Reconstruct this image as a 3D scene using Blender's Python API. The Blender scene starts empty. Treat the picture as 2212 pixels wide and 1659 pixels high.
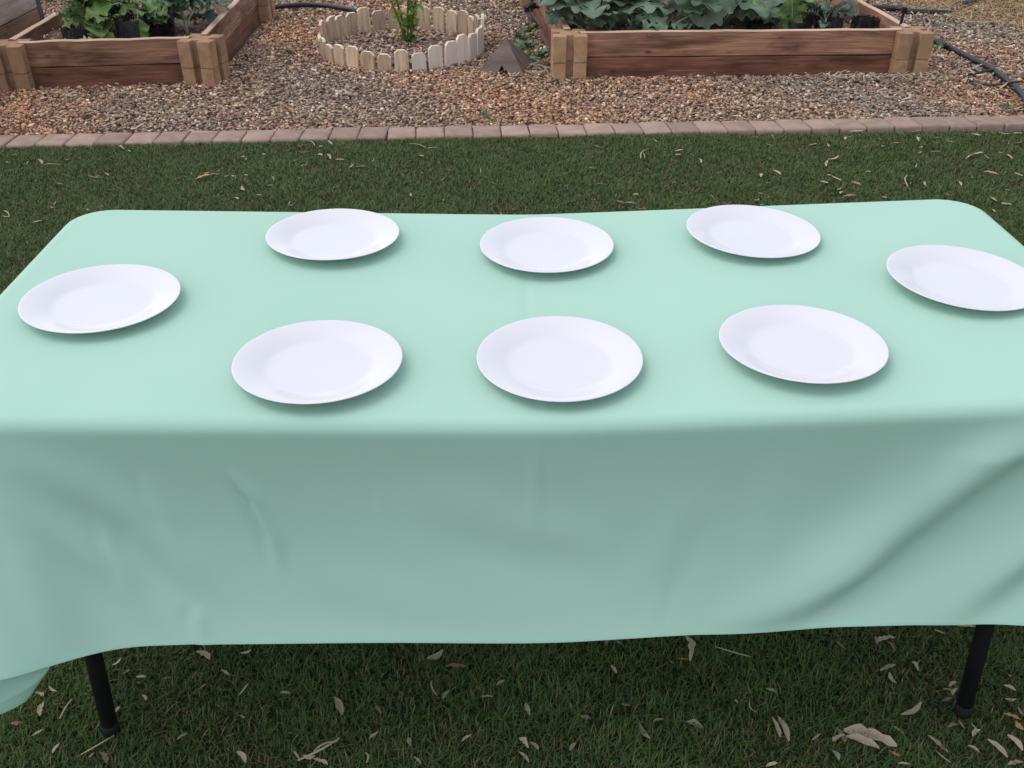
import bpy, bmesh, math, random
import numpy as np
from math import sin, cos, pi, radians, exp, sqrt, atan2
from mathutils import Vector, Matrix, Euler

SC = bpy.context.scene
COL = SC.collection
random.seed(11)
RNG = np.random.default_rng(5)

# ------------------------------------------------------------------ camera
cam_d = bpy.data.cameras.new('camera')
cam = bpy.data.objects.new('camera', cam_d)
COL.objects.link(cam)
SC.camera = cam
cam.location = (-0.0737, -1.4497, 1.4877)
PITCH, ROLL, YAW = radians(32.658), radians(-0.268), radians(1.219)
fwd = Vector((sin(YAW)*cos(PITCH), cos(YAW)*cos(PITCH), -sin(PITCH)))
rt0 = Vector((cos(YAW), -sin(YAW), 0))
up0 = rt0.cross(fwd)
rt = rt0*cos(ROLL) + up0*sin(ROLL)
up = -rt0*sin(ROLL) + up0*cos(ROLL)
cam.rotation_euler = Matrix((rt, up, -fwd)).transposed().to_euler()
cam_d.sensor_fit = 'HORIZONTAL'
cam_d.sensor_width = 36
cam_d.lens = 36*2044.2/2212
cam_d.clip_start = 0.05
cam_d.clip_end = 600

# ------------------------------------------------------------------ sky and sun
SUN_EL, SUN_AZ = radians(62), radians(-86)       # high, over to the left of the table, behind thin overcast
world = bpy.data.worlds.new('World')
SC.world = world
world.use_nodes = True
wn, wl = world.node_tree.nodes, world.node_tree.links
bg = wn['Background']
sky = wn.new('ShaderNodeTexSky')
sky.sky_type = 'NISHITA'
sky.sun_disc = False
sky.sun_elevation = SUN_EL
sky.sun_rotation = SUN_AZ
sky.air_density = 1.0
sky.dust_density = 2.0
hs = wn.new('ShaderNodeHueSaturation')
hs.inputs['Saturation'].default_value = 0.52
wl.new(sky.outputs[0], hs.inputs['Color'])
wl.new(hs.outputs[0], bg.inputs['Color'])
bg.inputs['Strength'].default_value = 0.15
sun_d = bpy.data.lights.new('sun', 'SUN')
sun_d.energy = 0.5
sun_d.angle = radians(170)
sun_d.color = (1.0, 0.95, 0.9)
sun = bpy.data.objects.new('sun', sun_d)
COL.objects.link(sun)
sun.location = (-2, 8, 12)
sdir = Vector((sin(SUN_AZ)*cos(SUN_EL), cos(SUN_AZ)*cos(SUN_EL), sin(SUN_EL)))
sun.rotation_euler = (-sdir).to_track_quat('-Z', 'Y').to_euler()
SC.view_settings.view_transform = 'Standard'
SC.view_settings.look = 'None'
SC.view_settings.exposure = 0.66
SC.view_settings.gamma = 1.0
SC.view_settings.use_curve_mapping = False

# ------------------------------------------------------------------ helpers
def mesh(name, verts, faces, mats=None, smooth=False, midx=None, colors=None):
    me = bpy.data.meshes.new(name)
    me.from_pydata([tuple(v) for v in verts], [], faces)
    for m in (mats or []):
        me.materials.append(m)
    if midx is not None:
        me.polygons.foreach_set('material_index', midx)
    if smooth:
        me.polygons.foreach_set('use_smooth', [True]*len(me.polygons))
    me.update()
    return me

def tri_mesh(name, V, T, mat, C=None, smooth=False):
    """big numpy triangle mesh with an optional per-vertex colour"""
    me = bpy.data.meshes.new(name)
    V = np.asarray(V, np.float32); T = np.asarray(T, np.int32)
    me.vertices.add(len(V)); me.vertices.foreach_set('co', V.ravel())
    me.loops.add(T.size); me.loops.foreach_set('vertex_index', T.ravel())
    me.polygons.add(len(T)); me.polygons.foreach_set('loop_start', np.arange(0, T.size, 3, dtype=np.int32))
    if C is not None:
        a = me.color_attributes.new('Col', 'FLOAT_COLOR', 'POINT')
        c4 = np.ones((len(V), 4), np.float32); c4[:, :3] = C
        a.data.foreach_set('color', c4.ravel())
    me.materials.append(mat)
    me.update(calc_edges=True)
    if smooth:
        me.polygons.foreach_set('use_smooth', np.ones(len(T), bool))
    return me

def obj(name, me, parent=None, loc=(0, 0, 0), rot=(0, 0, 0), scale=(1, 1, 1)):
    o = bpy.data.objects.new(name, me)
    COL.objects.link(o)
    o.parent = parent
    o.location = loc; o.rotation_euler = rot; o.scale = scale
    return o

def tag(o, label=None, cat=None, group=None, kind=None):
    if label: o['label'] = label
    if cat: o['category'] = cat
    if group: o['group'] = group
    if kind: o['kind'] = kind
    return o

def thing(name, label, cat, loc=(0, 0, 0), rotz=0, group=None):
    o = obj(name, None, None, loc, (0, 0, rotz))
    o.empty_display_size = 0.05
    return tag(o, label, cat, group)

def bm_mesh(name, bm, mats, smooth=False):
    me = bpy.data.meshes.new(name)
    bm.normal_update()
    bm.to_mesh(me); bm.free()
    for m in mats: me.materials.append(m)
    if smooth: me.polygons.foreach_set('use_smooth', [True]*len(me.polygons))
    return me

def box_bm(sx, sy, sz, bev=0.0, seg=1, origin=(0, 0, 0)):
    bm = bmesh.new()
    bmesh.ops.create_cube(bm, size=1)
    for v in bm.verts:
        v.co = Vector((v.co.x*sx, v.co.y*sy, v.co.z*sz)) + Vector(origin)
    if bev: bmesh.ops.bevel(bm, geom=bm.edges[:], offset=bev, segments=seg, affect='EDGES', profile=0.5)
    return bm

def smooth_path(pts, n=8):
    P = [Vector(p) for p in pts]; out = []
    for i in range(len(P)-1):
        p0 = P[max(i-1, 0)]; p1 = P[i]; p2 = P[i+1]; p3 = P[min(i+2, len(P)-1)]
        for k in range(n):
            t = k/n
            out.append(0.5*((2*p1)+(p2-p0)*t+(2*p0-5*p1+4*p2-p3)*t*t+(3*p1-p0-3*p2+p3)*t**3))
    out.append(P[-1])
    return out

def tube_data(path, radii, sides=8, cap=True):
    V, F = [], []
    n = len(path)
    if not hasattr(radii, '__len__'): radii = [radii]*n
    ref = Vector((0, 0, 1))
    for i, p in enumerate(path):
        d = (path[min(i+1, n-1)]-path[max(i-1, 0)]).normalized()
        r_ = ref if abs(d.dot(ref)) < 0.95 else Vector((0, 1, 0))
        a = d.cross(r_).normalized(); b = a.cross(d).normalized()
        for k in range(sides):
            t = 2*pi*k/sides
            V.append(p+(a*cos(t)+b*sin(t))*radii[i])
    for i in range(n-1):
        for k in range(sides):
            k2 = (k+1) % sides
            F.append((i*sides+k, i*sides+k2, (i+1)*sides+k2, (i+1)*sides+k))
    if cap:
        F.append(tuple(range(sides))[::-1]); F.append(tuple((n-1)*sides+k for k in range(sides)))
    return V, F

def tube(name, path, radii, mat, parent=None, sides=8):
    V, F = tube_data(path, radii, sides)
    return obj(name, mesh(name, V, F, [mat], True), parent)

# ------------------------------------------------------------------ materials
def new_mat(name):
    m = bpy.data.materials.new(name); m.use_nodes = True
    nt = m.node_tree
    return m, nt, nt.nodes, nt.links, nt.nodes['Principled BSDF']

def ramp(n, stops):
    r = n.new('ShaderNodeValToRGB')
    while len(r.color_ramp.elements) < len(stops): r.color_ramp.elements.new(0.5)
    for e, (p, c) in zip(r.color_ramp.elements, stops):
        e.position = p; e.color = (*c, 1)
    return r

def mottled(name, stops, scale=(8, 8, 8), rough=0.8, bump=0.3, bscale=60, detail=6, rnd=0.15, coord='Object', dist=0.002, spec=0.3, warp=0.0):
    """base colour from stretched noise, per-object brightness shift, fine bump"""
    m, nt, n, l, b = new_mat(name)
    tc = n.new('ShaderNodeTexCoord'); mp = n.new('ShaderNodeMapping')
    mp.inputs['Scale'].default_value = scale
    oi = n.new('ShaderNodeObjectInfo')
    add = n.new('ShaderNodeVectorMath'); add.operation = 'MULTIPLY_ADD'
    add.inputs[1].default_value = (37, 21, 13)
    l.new(oi.outputs['Random'], add.inputs[0]); l.new(tc.outputs[coord], mp.inputs[0]); l.new(mp.outputs[0], add.inputs[2])
    nz = n.new('ShaderNodeTexNoise'); nz.inputs['Scale'].default_value = 1; nz.inputs['Detail'].default_value = detail; nz.inputs['Roughness'].default_value = 0.65
    nz.inputs['Distortion'].default_value = warp
    l.new(add.outputs[0], nz.inputs['Vector'])
    r = ramp(n, stops); l.new(nz.outputs[0], r.inputs[0])
    hv = n.new('ShaderNodeHueSaturation')
    mr = n.new('ShaderNodeMapRange'); mr.inputs['To Min'].default_value = 1-rnd; mr.inputs['To Max'].default_value = 1+rnd
    l.new(oi.outputs['Random'], mr.inputs[0]); l.new(mr.outputs[0], hv.inputs['Value']); l.new(r.outputs[0], hv.inputs['Color'])
    l.new(hv.outputs[0], b.inputs['Base Color'])
    b.inputs['Roughness'].default_value = rough
    b.inputs['Specular IOR Level'].default_value = spec
    if bump:
        n2 = n.new('ShaderNodeTexNoise'); n2.inputs['Scale'].default_value = bscale; n2.inputs['Detail'].default_value = 5
        l.new(add.outputs[0], n2.inputs['Vector'])
        bp = n.new('ShaderNodeBump'); bp.inputs['Strength'].default_value = bump; bp.inputs['Distance'].default_value = dist
        l.new(n2.outputs[0], bp.inputs['Height']); l.new(bp.outputs[0], b.inputs['Normal'])
    return m

def attr_mat(name, rough=0.7, trans=0.0, spec=0.2):
    m, nt, n, l, b = new_mat(name)
    a = n.new('ShaderNodeAttribute'); a.attribute_name = 'Col'
    l.new(a.outputs['Color'], b.inputs['Base Color'])
    b.inputs['Roughness'].default_value = rough; b.inputs['Specular IOR Level'].default_value = spec
    if trans:
        t = n.new('ShaderNodeBsdfTranslucent'); mx = n.new('ShaderNodeMixShader'); mx.inputs[0].default_value = trans
        l.new(a.outputs['Color'], t.inputs['Color']); l.new(b.outputs[0], mx.inputs[1]); l.new(t.outputs[0], mx.inputs[2])
        l.new(mx.outputs[0], n['Material Output'].inputs['Surface'])
    return m

M = {}
def wood(name, dark, mid, light, blotch=0.5, rough=0.78, knots=True):
    """grain along local X: fine streaks, broad stain blotches, a few knots"""
    m, nt, n, l, b = new_mat(name)
    tc = n.new('ShaderNodeTexCoord'); oi = n.new('ShaderNodeObjectInfo')
    off = n.new('ShaderNodeVectorMath'); off.operation = 'MULTIPLY_ADD'; off.inputs[1].default_value = (37, 21, 13)
    l.new(oi.outputs['Random'], off.inputs[0]); l.new(tc.outputs['Object'], off.inputs[2])
    def noise(scale, detail, rough_=0.6, dist=0.0):
        mp = n.new('ShaderNodeMapping'); mp.inputs['Scale'].default_value = scale
        nz = n.new('ShaderNodeTexNoise'); nz.inputs['Scale'].default_value = 1; nz.inputs['Detail'].default_value = detail
        nz.inputs['Roughness'].default_value = rough_; nz.inputs['Distortion'].default_value = dist
        l.new(off.outputs[0], mp.inputs[0]); l.new(mp.outputs[0], nz.inputs['Vector']); return nz.outputs[0]
    g1 = noise((3.5, 95, 95), 7, 0.7, 0.8); r1 = ramp(n, [(0.30, dark), (0.50, mid), (0.70, light)]); l.new(g1, r1.inputs[0])
    g2 = noise((2.2, 9, 9), 4, 0.55, 0.5); r2 = ramp(n, [(0.32, (1-blotch, 1-blotch*1.08, 1-blotch*1.1)), (0.58, (1, 1, 1)), (0.75, (1.25, 1.25, 1.25))]); l.new(g2, r2.inputs[0])
    mu = n.new('ShaderNodeMix'); mu.data_type = 'RGBA'; mu.blend_type = 'MULTIPLY'; mu.inputs[0].default_value = 1
    l.new(r1.outputs[0], mu.inputs[6]); l.new(r2.outputs[0], mu.inputs[7]); out = mu.outputs[2]
    if knots:
        mp = n.new('ShaderNodeMapping'); mp.inputs['Scale'].default_value = (5, 11, 11)
        vo = n.new('ShaderNodeTexVoronoi'); vo.inputs['Scale'].default_value = 1; vo.inputs['Randomness'].default_value = 1
        l.new(off.outputs[0], mp.inputs[0]); l.new(mp.outputs[0], vo.inputs['Vector'])
        r3 = ramp(n, [(0.05, (0.35, 0.3, 0.3)), (0.16, (1, 1, 1)), (1.0, (1, 1, 1))]); l.new(vo.outputs['Distance'], r3.inputs[0])
        m2 = n.new('ShaderNodeMix'); m2.data_type = 'RGBA'; m2.blend_type = 'MULTIPLY'; m2.inputs[0].default_value = 1
        l.new(out, m2.inputs[6]); l.new(r3.outputs[0], m2.inputs[7]); out = m2.outputs[2]
    hv = n.new('ShaderNodeHueSaturation'); mr = n.new('ShaderNodeMapRange'); mr.inputs['To Min'].default_value = 0.85; mr.inputs['To Max'].default_value = 1.15
    l.new(oi.outputs['Random'], mr.inputs[0]); l.new(mr.outputs[0], hv.inputs['Value']); l.new(out, hv.inputs['Color'])
    l.new(hv.outputs[0], b.inputs['Base Color']); b.inputs['Roughness'].default_value = rough; b.inputs['Specular IOR Level'].default_value = 0.25
    bp = n.new('ShaderNodeBump'); bp.inputs['Strength'].default_value = 0.5; bp.inputs['Distance'].default_value = 0.002
    l.new(g1, bp.inputs['Height']); l.new(bp.outputs[0], b.inputs['Normal'])
    return m
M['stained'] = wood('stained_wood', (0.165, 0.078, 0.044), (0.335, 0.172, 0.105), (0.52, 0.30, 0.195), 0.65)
M['stained_low'] = wood('stained_wood_dark', (0.105, 0.044, 0.026), (0.20, 0.085, 0.052), (0.32, 0.15, 0.093), 0.55)  # darker tone of the stained wood, for the lower planks
M['wood_top'] = mottled('weathered_wood_edge', [(0.3, (0.46, 0.31, 0.21)), (0.7, (0.68, 0.50, 0.37))], (2.5, 40, 20), 0.85, 0.3, 6, 6, 0.06)
M['weathered'] = wood('weathered_board', (0.30, 0.215, 0.165), (0.50, 0.39, 0.315), (0.66, 0.54, 0.45), 0.45)
M['weathered_low'] = wood('weathered_board_brown', (0.18, 0.105, 0.06), (0.32, 0.195, 0.115), (0.43, 0.28, 0.18), 0.45)
M['concrete'] = mottled('tan_concrete', [(0.25, (0.26, 0.148, 0.080)), (0.5, (0.41, 0.245, 0.142)), (0.8, (0.53, 0.335, 0.205))], (14, 14, 14), 0.92, 0.7, 60, 9, 0.14, dist=0.004)
M['brick'] = mottled('kerb_brick', [(0.25, (0.235, 0.157, 0.117)), (0.5, (0.325, 0.226, 0.172)), (0.8, (0.405, 0.295, 0.228))], (14, 14, 14), 0.9, 0.5, 30, 8, 0.13)
M['mortar'] = mottled('dark_joint', [(0.3, (0.06, 0.04, 0.035)), (0.7, (0.13, 0.09, 0.075))], (40, 40, 40), 0.95, 0.5, 5)
M['picket'] = mottled('picket_wood', [(0.22, (0.20, 0.115, 0.065)), (0.45, (0.46, 0.32, 0.21)), (0.75, (0.66, 0.50, 0.365))], (45, 45, 5), 0.88, 0.4, 6, 8, 0.28, warp=0.8)
M['picket_pale'] = mottled('picket_wood_pale', [(0.2, (0.40, 0.30, 0.23)), (0.42, (0.68, 0.56, 0.46)), (0.75, (0.80, 0.70, 0.61))], (45, 45, 5), 0.88, 0.3, 6, 8, 0.10, warp=0.8)
M['picket_top'] = mottled('picket_cut_edge', [(0.3, (0.632, 0.495, 0.36)), (0.7, (0.828, 0.693, 0.54))], (30, 30, 30), 0.9, 0.2, 5)
M['pyramid'] = mottled('grey_brown_wood', [(0.3, (0.10, 0.068, 0.055)), (0.7, (0.19, 0.138, 0.118))], (4, 30, 3), 0.8, 0.4, 10, 7, 0.05)
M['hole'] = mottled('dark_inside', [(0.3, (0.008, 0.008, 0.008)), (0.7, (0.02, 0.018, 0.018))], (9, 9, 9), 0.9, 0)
M['soil'] = mottled('bed_soil', [(0.3, (0.06, 0.035, 0.022)), (0.55, (0.16, 0.095, 0.06)), (0.8, (0.30, 0.2, 0.13))], (25, 25, 25), 0.95, 0.8, 3, 8, 0.0, dist=0.01)
M['dirt'] = mottled('gravel_dirt', [(0.3, (0.12, 0.08, 0.06)), (0.7, (0.24, 0.165, 0.125))], (30, 30, 30), 0.95, 0.8, 3, 8, 0.0, dist=0.01)
M['turf'] = mottled('turf_base', [(0.3, (0.024, 0.033, 0.012)), (0.55, (0.040, 0.058, 0.019)), (0.8, (0.07, 0.062, 0.034))], (14, 14, 14), 0.95, 0.6, 12, 8, 0.0, dist=0.01)
M['earth'] = mottled('open_ground', [(0.3, (0.13, 0.095, 0.07)), (0.7, (0.24, 0.18, 0.13))], (0.4, 0.4, 0.4), 0.95, 0.4, 30, 8, 0.0)
M['stone'] = attr_mat('gravel_stone', 0.8, 0, 0.25)
M['flake'] = attr_mat('dry_flake', 0.85, 0.1, 0.15)
M['grass'] = attr_mat('grass_blade', 0.55, 0.25, 0.25)
M['hose'] = mottled('black_poly_pipe', [(0.3, (0.007, 0.0072, 0.008)), (0.7, (0.020, 0.0205, 0.022))], (15, 15, 15), 0.5, 0.1, 20, 4, 0.05, spec=0.5)
M['black_metal'] = mottled('black_powder_coat', [(0.3, (0.006, 0.006, 0.007)), (0.7, (0.011, 0.011, 0.012))], (40, 40, 40), 0.65, 0.1, 20, 4, 0.0, spec=0.2)
M['net'] = mottled('black_plastic_net', [(0.3, (0.010, 0.011, 0.016)), (0.7, (0.025, 0.027, 0.036))], (30, 30, 30), 0.5, 0, 20, 4, 0.0, spec=0.5)
M['riser'] = mottled('grey_riser_pipe', [(0.3, (0.06, 0.055, 0.055)), (0.7, (0.12, 0.11, 0.11))], (15, 15, 15), 0.6, 0.1, 20, 4, 0.0)
M['tableplastic'] = mottled('white_table_plastic', [(0.3, (0.62, 0.61, 0.58)), (0.7, (0.7, 0.69, 0.66))], (5, 5, 5), 0.5, 0.15, 200, 4, 0.0)
M['blue_metal'] = mottled('blue_grey_bracket', [(0.3, (0.05, 0.07, 0.11)), (0.7, (0.10, 0.13, 0.18))], (15, 15, 15), 0.5, 0.1, 20, 4, 0.0)

def leaf_mat(name, dark, mid, light, rough=0.5, trans=0.2, vein=True, scale=14):
    m, nt, n, l, b = new_mat(name)
    tc = n.new('ShaderNodeTexCoord'); oi = n.new('ShaderNodeObjectInfo')
    add = n.new('ShaderNodeVectorMath'); add.operation = 'MULTIPLY_ADD'; add.inputs[1].default_value = (31, 17, 7)
    l.new(oi.outputs['Random'], add.inputs[0]); l.new(tc.outputs['Object'], add.inputs[2])
    nz = n.new('ShaderNodeTexNoise'); nz.inputs['Scale'].default_value = scale; nz.inputs['Detail'].default_value = 5
    l.new(add.outputs[0], nz.inputs['Vector'])
    r = ramp(n, [(0.3, dark), (0.55, mid), (0.8, light)]); l.new(nz.outputs[0], r.inputs[0])
    hv = n.new('ShaderNodeHueSaturation')
    mr = n.new('ShaderNodeMapRange'); mr.inputs['To Min'].default_value = 0.7; mr.inputs['To Max'].default_value = 1.3
    l.new(oi.outputs['Random'], mr.inputs[0]); l.new(mr.outputs[0], hv.inputs['Value']); l.new(r.outputs[0], hv.inputs['Color'])
    l.new(hv.outputs[0], b.inputs['Base Color'])
    b.inputs['Roughness'].default_value = rough; b.inputs['Specular IOR Level'].default_value = 0.4
    bp = n.new('ShaderNodeBump'); bp.inputs['Strength'].default_value = 0.5; bp.inputs['Distance'].default_value = 0.004
    vo = n.new('ShaderNodeTexVoronoi'); vo.inputs['Scale'].default_value = 45; vo.feature = 'DISTANCE_TO_EDGE'
    l.new(add.outputs[0], vo.inputs['Vector']); l.new(vo.outputs['Distance'], bp.inputs['Height']); l.new(bp.outputs[0], b.inputs['Normal'])
    t = n.new('ShaderNodeBsdfTranslucent'); mx = n.new('ShaderNodeMixShader'); mx.inputs[0].default_value = trans
    l.new(hv.outputs[0], t.inputs['Color']); l.new(b.outputs[0], mx.inputs[1]); l.new(t.outputs[0], mx.inputs[2])
    l.new(mx.outputs[0], n['Material Output'].inputs['Surface'])
    return m
M['collard'] = leaf_mat('collard_leaf', (0.08, 0.128, 0.075), (0.135, 0.195, 0.122), (0.215, 0.285, 0.195), 0.45)
M['mustard'] = leaf_mat('mustard_leaf', (0.0825, 0.15, 0.033), (0.143, 0.232, 0.06), (0.225, 0.315, 0.12), 0.45, 0.3)
M['kale'] = leaf_mat('kale_leaf', (0.06, 0.112, 0.0675), (0.105, 0.173, 0.112), (0.18, 0.255, 0.18), 0.5)
M['celery'] = leaf_mat('celery_leaf', (0.08, 0.14, 0.033), (0.135, 0.205, 0.055), (0.23, 0.30, 0.11), 0.45, 0.3)
M['weed'] = leaf_mat('weed_leaf', (0.0675, 0.128, 0.0525), (0.112, 0.188, 0.09), (0.18, 0.255, 0.15), 0.5, 0.2)
M['sapling'] = leaf_mat('sapling_leaf', (0.22, 0.26, 0.03), (0.36, 0.38, 0.045), (0.52, 0.48, 0.07), 0.5, 0.4)
M['sapling_green'] = leaf_mat('sapling_leaf_green', (0.09, 0.19, 0.025), (0.15, 0.28, 0.035), (0.25, 0.38, 0.06), 0.5, 0.4)
M['yellow'] = leaf_mat('yellowed_leaf', (0.34, 0.33, 0.06), (0.46, 0.44, 0.10), (0.55, 0.52, 0.18), 0.6, 0.2)
M['rib'] = mottled('pale_leaf_rib', [(0.3, (0.20, 0.25, 0.15)), (0.7, (0.30, 0.35, 0.22))], (20, 20, 20), 0.5, 0, rnd=0.1)
M['stem'] = mottled('green_brown_stem', [(0.3, (0.07, 0.075, 0.03)), (0.7, (0.16, 0.15, 0.07))], (20, 20, 20), 0.7, 0.3, 20)
DRY = {}
for k, c in dict(e=(0.40, 0.315, 0.225), t=(0.37, 0.285, 0.205), b=(0.22, 0.145, 0.10), o=(0.40, 0.215, 0.09), g=(0.225, 0.215, 0.15), s=(0.36, 0.305, 0.19)).items():
    DRY[k] = mottled('dry_leaf_'+dict(e='tan', t='torn', b='brown', o='orange', g='greyish', s='straw')[k], [(0.25, tuple(x*0.68 for x in c)), (0.5, c), (0.8, tuple(min(1, x*1.2) for x in c))], (30, 60, 30), 0.8, 0.25, 4, 5, 0.18)

# plate glaze
m, nt, n, l, b = new_mat('white_glass_plate'); M['plate'] = m
b.inputs['Base Color'].default_value = (0.80, 0.80, 0.815, 1); b.inputs['Roughness'].default_value = 0.08
b.inputs['Specular IOR Level'].default_value = 0.5; b.inputs['Subsurface Weight'].default_value = 0.0
nz = n.new('ShaderNodeTexNoise'); nz.inputs['Scale'].default_value = 9; r = ramp(n, [(0.3, (0.685, 0.672, 0.685)), (0.7, (0.70, 0.687, 0.70))])
tc = n.new('ShaderNodeTexCoord'); l.new(tc.outputs['Object'], nz.inputs['Vector']); l.new(nz.outputs[0], r.inputs[0]); l.new(r.outputs[0], b.inputs['Base Color'])

# mint cloth: woven polyester, some light comes through
m, nt, n, l, b = new_mat('mint_polyester'); M['cloth'] = m
tc = n.new('ShaderNodeTexCoord')
nz = n.new('ShaderNodeTexNoise'); nz.inputs['Scale'].default_value = 3; nz.inputs['Detail'].default_value = 4
l.new(tc.outputs['Object'], nz.inputs['Vector'])
r = ramp(n, [(0.3, (0.495, 0.735, 0.605)), (0.7, (0.52, 0.76, 0.635))]); l.new(nz.outputs[0], r.inputs[0])
wv = n.new('ShaderNodeTexNoise'); wv.inputs['Scale'].default_value = 420; wv.inputs['Detail'].default_value = 2
l.new(tc.outputs['Object'], wv.inputs['Vector'])
bp = n.new('ShaderNodeBump'); bp.inputs['Strength'].default_value = 0.18; bp.inputs['Distance'].default_value = 0.001
l.new(wv.outputs[0], bp.inputs['Height']); l.new(bp.outputs[0], b.inputs['Normal'])
l.new(r.outputs[0], b.inputs['Base Color'])
b.inputs['Roughness'].default_value = 0.8; b.inputs['Specular IOR Level'].default_value = 0.2
b.inputs['Sheen Weight'].default_value = 0.15; b.inputs['Sheen Roughness'].default_value = 0.4
t = n.new('ShaderNodeBsdfTranslucent'); mx = n.new('ShaderNodeMixShader'); mx.inputs[0].default_value = 0.24
t.inputs['Color'].default_value = (0.34, 0.80, 0.54, 1)
l.new(b.outputs[0], mx.inputs[1]); l.new(t.outputs[0], mx.inputs[2]); l.new(mx.outputs[0], n['Material Output'].inputs['Surface'])

# ================================================================== SETTING
def sheet(name, x0, x1, y0, y1, z, mat, nx=1, ny=1, amp=0.0):
    V, F = [], []
    for j in range(ny+1):
        for i in range(nx+1):
            V.append((x0+(x1-x0)*i/nx, y0+(y1-y0)*j/ny, z+(random.uniform(-amp, amp) if 0 < i < nx and 0 < j < ny else 0)))
    for j in range(ny):
        for i in range(nx):
            a = j*(nx+1)+i; F.append((a, a+1, a+nx+2, a+nx+1))
    return tag(obj(name, mesh(name, V, F, [mat], True)), kind='structure')
tag(sheet('ground', -250, 250, -250, 250, -0.03, M['earth']), 'bare earth stretching out round the garden')
tag(sheet('lawn', -7, 7, -7, 3.06, 0.0, M['turf'], 60, 40), 'dark soil and thatch under the mown lawn')
tag(sheet('gravel_bed', -8, 8, 3.12, 12, -0.012, M['dirt'], 80, 45, 0.006), 'brown dirt under the garden gravel')

# footprints kept free of stones: bed rectangles and ring
def kerb_y(x):  # front edge of the brick row
    return 3.085 + 0.0245*x - 0.0*x*x - 0.010*max(0, abs(x)-1.2)*(1 if x < 0 else -0.6)
RING_C, RING_R = (-0.64, 4.91), 0.52

# ---------------------------------------------------------------- grass
def visible_band(y): return 1.12 + 0.44*(y+0.45) + 0.2
def grass_field():
    P = []
    def area(y0, y1, dens):
        w = visible_band(y1)
        nmb = int((y1-y0)*2*w*dens)
        x = RNG.uniform(-w, w, nmb); y = RNG.uniform(y0, y1, nmb)
        k = np.abs(x) < (1.12+0.44*(y+0.45)+0.2)
        return np.stack([x[k], y[k]], 1)
    P.append(area(-0.6, 0.1, 50000)); P.append(area(0.1, 0.9, 9000)); P.append(area(0.9, 1.7, 14000)); P.append(area(1.7, 2.4, 33000)); P.append(area(2.4, 3.10, 32000))
    P = np.concatenate(P)
    kf = 3.085+0.0245*P[:, 0]
    P = P[P[:, 1] < kf+0.0]
    N = len(P)
    # clumpy variation
    def nz(f, s):
        return np.sin(P[:, 0]*f+s)*np.cos(P[:, 1]*f*1.3+s*2)+0.6*np.sin(P[:, 0]*f*2.7+P[:, 1]*f*1.9+s*3)
    patch = (nz(5, 1)+nz(13, 2)*0.7+nz(31, 4)*0.5)/2.0
    far = np.clip((P[:, 1]-0.6)/2.0, 0, 1)
    h = (0.016+0.013*RNG.random(N))*(1+0.22*patch)*(1-0.15*far)
    wd = (0.0009+0.0007*RNG.random(N))*(1+0.8*far)
    az = RNG.uniform(0, 2*pi, N)
    lean = RNG.uniform(0.2, 1.25, N)
    dx, dy = np.cos(az), np.sin(az)
    px, py = -dy, dx
    z0 = np.zeros(N)
    def pt(t, wf):
        r_ = h*lean*(t**1.6); z = h*(t-0.25*lean*t*t)
        cx = P[:, 0]+dx*r_; cy = P[:, 1]+dy*r_
        return cx, cy, np.maximum(z, 0.001), wd*wf
    V = np.zeros((N, 5, 3), np.float32)
    for i, (t, wf) in enumerate([(0, 1.0), (0.55, 0.8)]):
        cx, cy, z, w = pt(t, wf)
        V[:, 2*i] = np.stack([cx+px*w, cy+py*w, z], 1); V[:, 2*i+1] = np.stack([cx-px*w, cy-py*w, z], 1)
    cx, cy, z, w = pt(1.0, 0)
    V[:, 4] = np.stack([cx, cy, z], 1)
    T = np.array([[0, 1, 3], [0, 3, 2], [2, 3, 4]])[None]+5*np.arange(N)[:, None, None]
    base = np.array([0.090, 0.127, 0.034])
    c = base[None]*(0.75+0.6*RNG.random((N, 1)))*(1+0.16*patch[:, None])
    yel = RNG.random(N); dry = yel < 0.10+0.22*np.clip(-patch-0.15, 0, 1); c[dry] = np.array([0.22, 0.18, 0.10])*(0.6+0.6*RNG.random((dry.sum(), 1)))
    blu = yel > 0.75; c[blu] *= np.array([0.8, 1.0, 1.25])
    C = np.repeat(c[:, None], 5, 1); C[:, :2] *= 0.9; C[:, 4] *= 1.15
    return tri_mesh('grass', V.reshape(-1, 3), T.reshape(-1, 3), M['grass'], C.reshape(-1, 3))
tag(obj('grass', grass_field()), 'short dark green grass of the mown lawn', 'grass', kind='stuff')

# ---------------------------------------------------------------- raised beds
def plank_mesh(L, H, T, mat_face, seed, top=True):
    """board along local X with a little cup and worn edges; its weathered top uses a second material"""
    rnd = random.Random(seed)
    bm = bmesh.new()
    bmesh.ops.create_cube(bm, size=1)
    for v in bm.verts: v.co = Vector((v.co.x*L, v.co.y*T, v.co.z*H))
    bmesh.ops.subdivide_edges(bm, edges=[e for e in bm.edges if abs(e.verts[0].co.x-e.verts[1].co.x) > 0.1], cuts=10, use_grid_fill=True)
    bmesh.ops.bevel(bm, geom=[e for e in bm.edges if abs((e.verts[0].co-e.verts[1].co).normalized().x) > 0.9], offset=0.004, segments=1, affect='EDGES')
    off = {}
    for v in bm.verts:
        k = round(v.co.x, 3)
        if k not in off: off[k] = (rnd.uniform(-0.0025, 0.0025), rnd.uniform(-0.002, 0.002))
        v.co.z += off[k][0]*(1 if v.co.z > 0 else 0.4); v.co.y += off[k][1]
    bm.normal_update()
    for f in bm.faces: f.material_index = 1 if top and f.normal.z > 0.6 else 0
    return bm_mesh('plank', bm, [mat_face, M['wood_top']])

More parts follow.
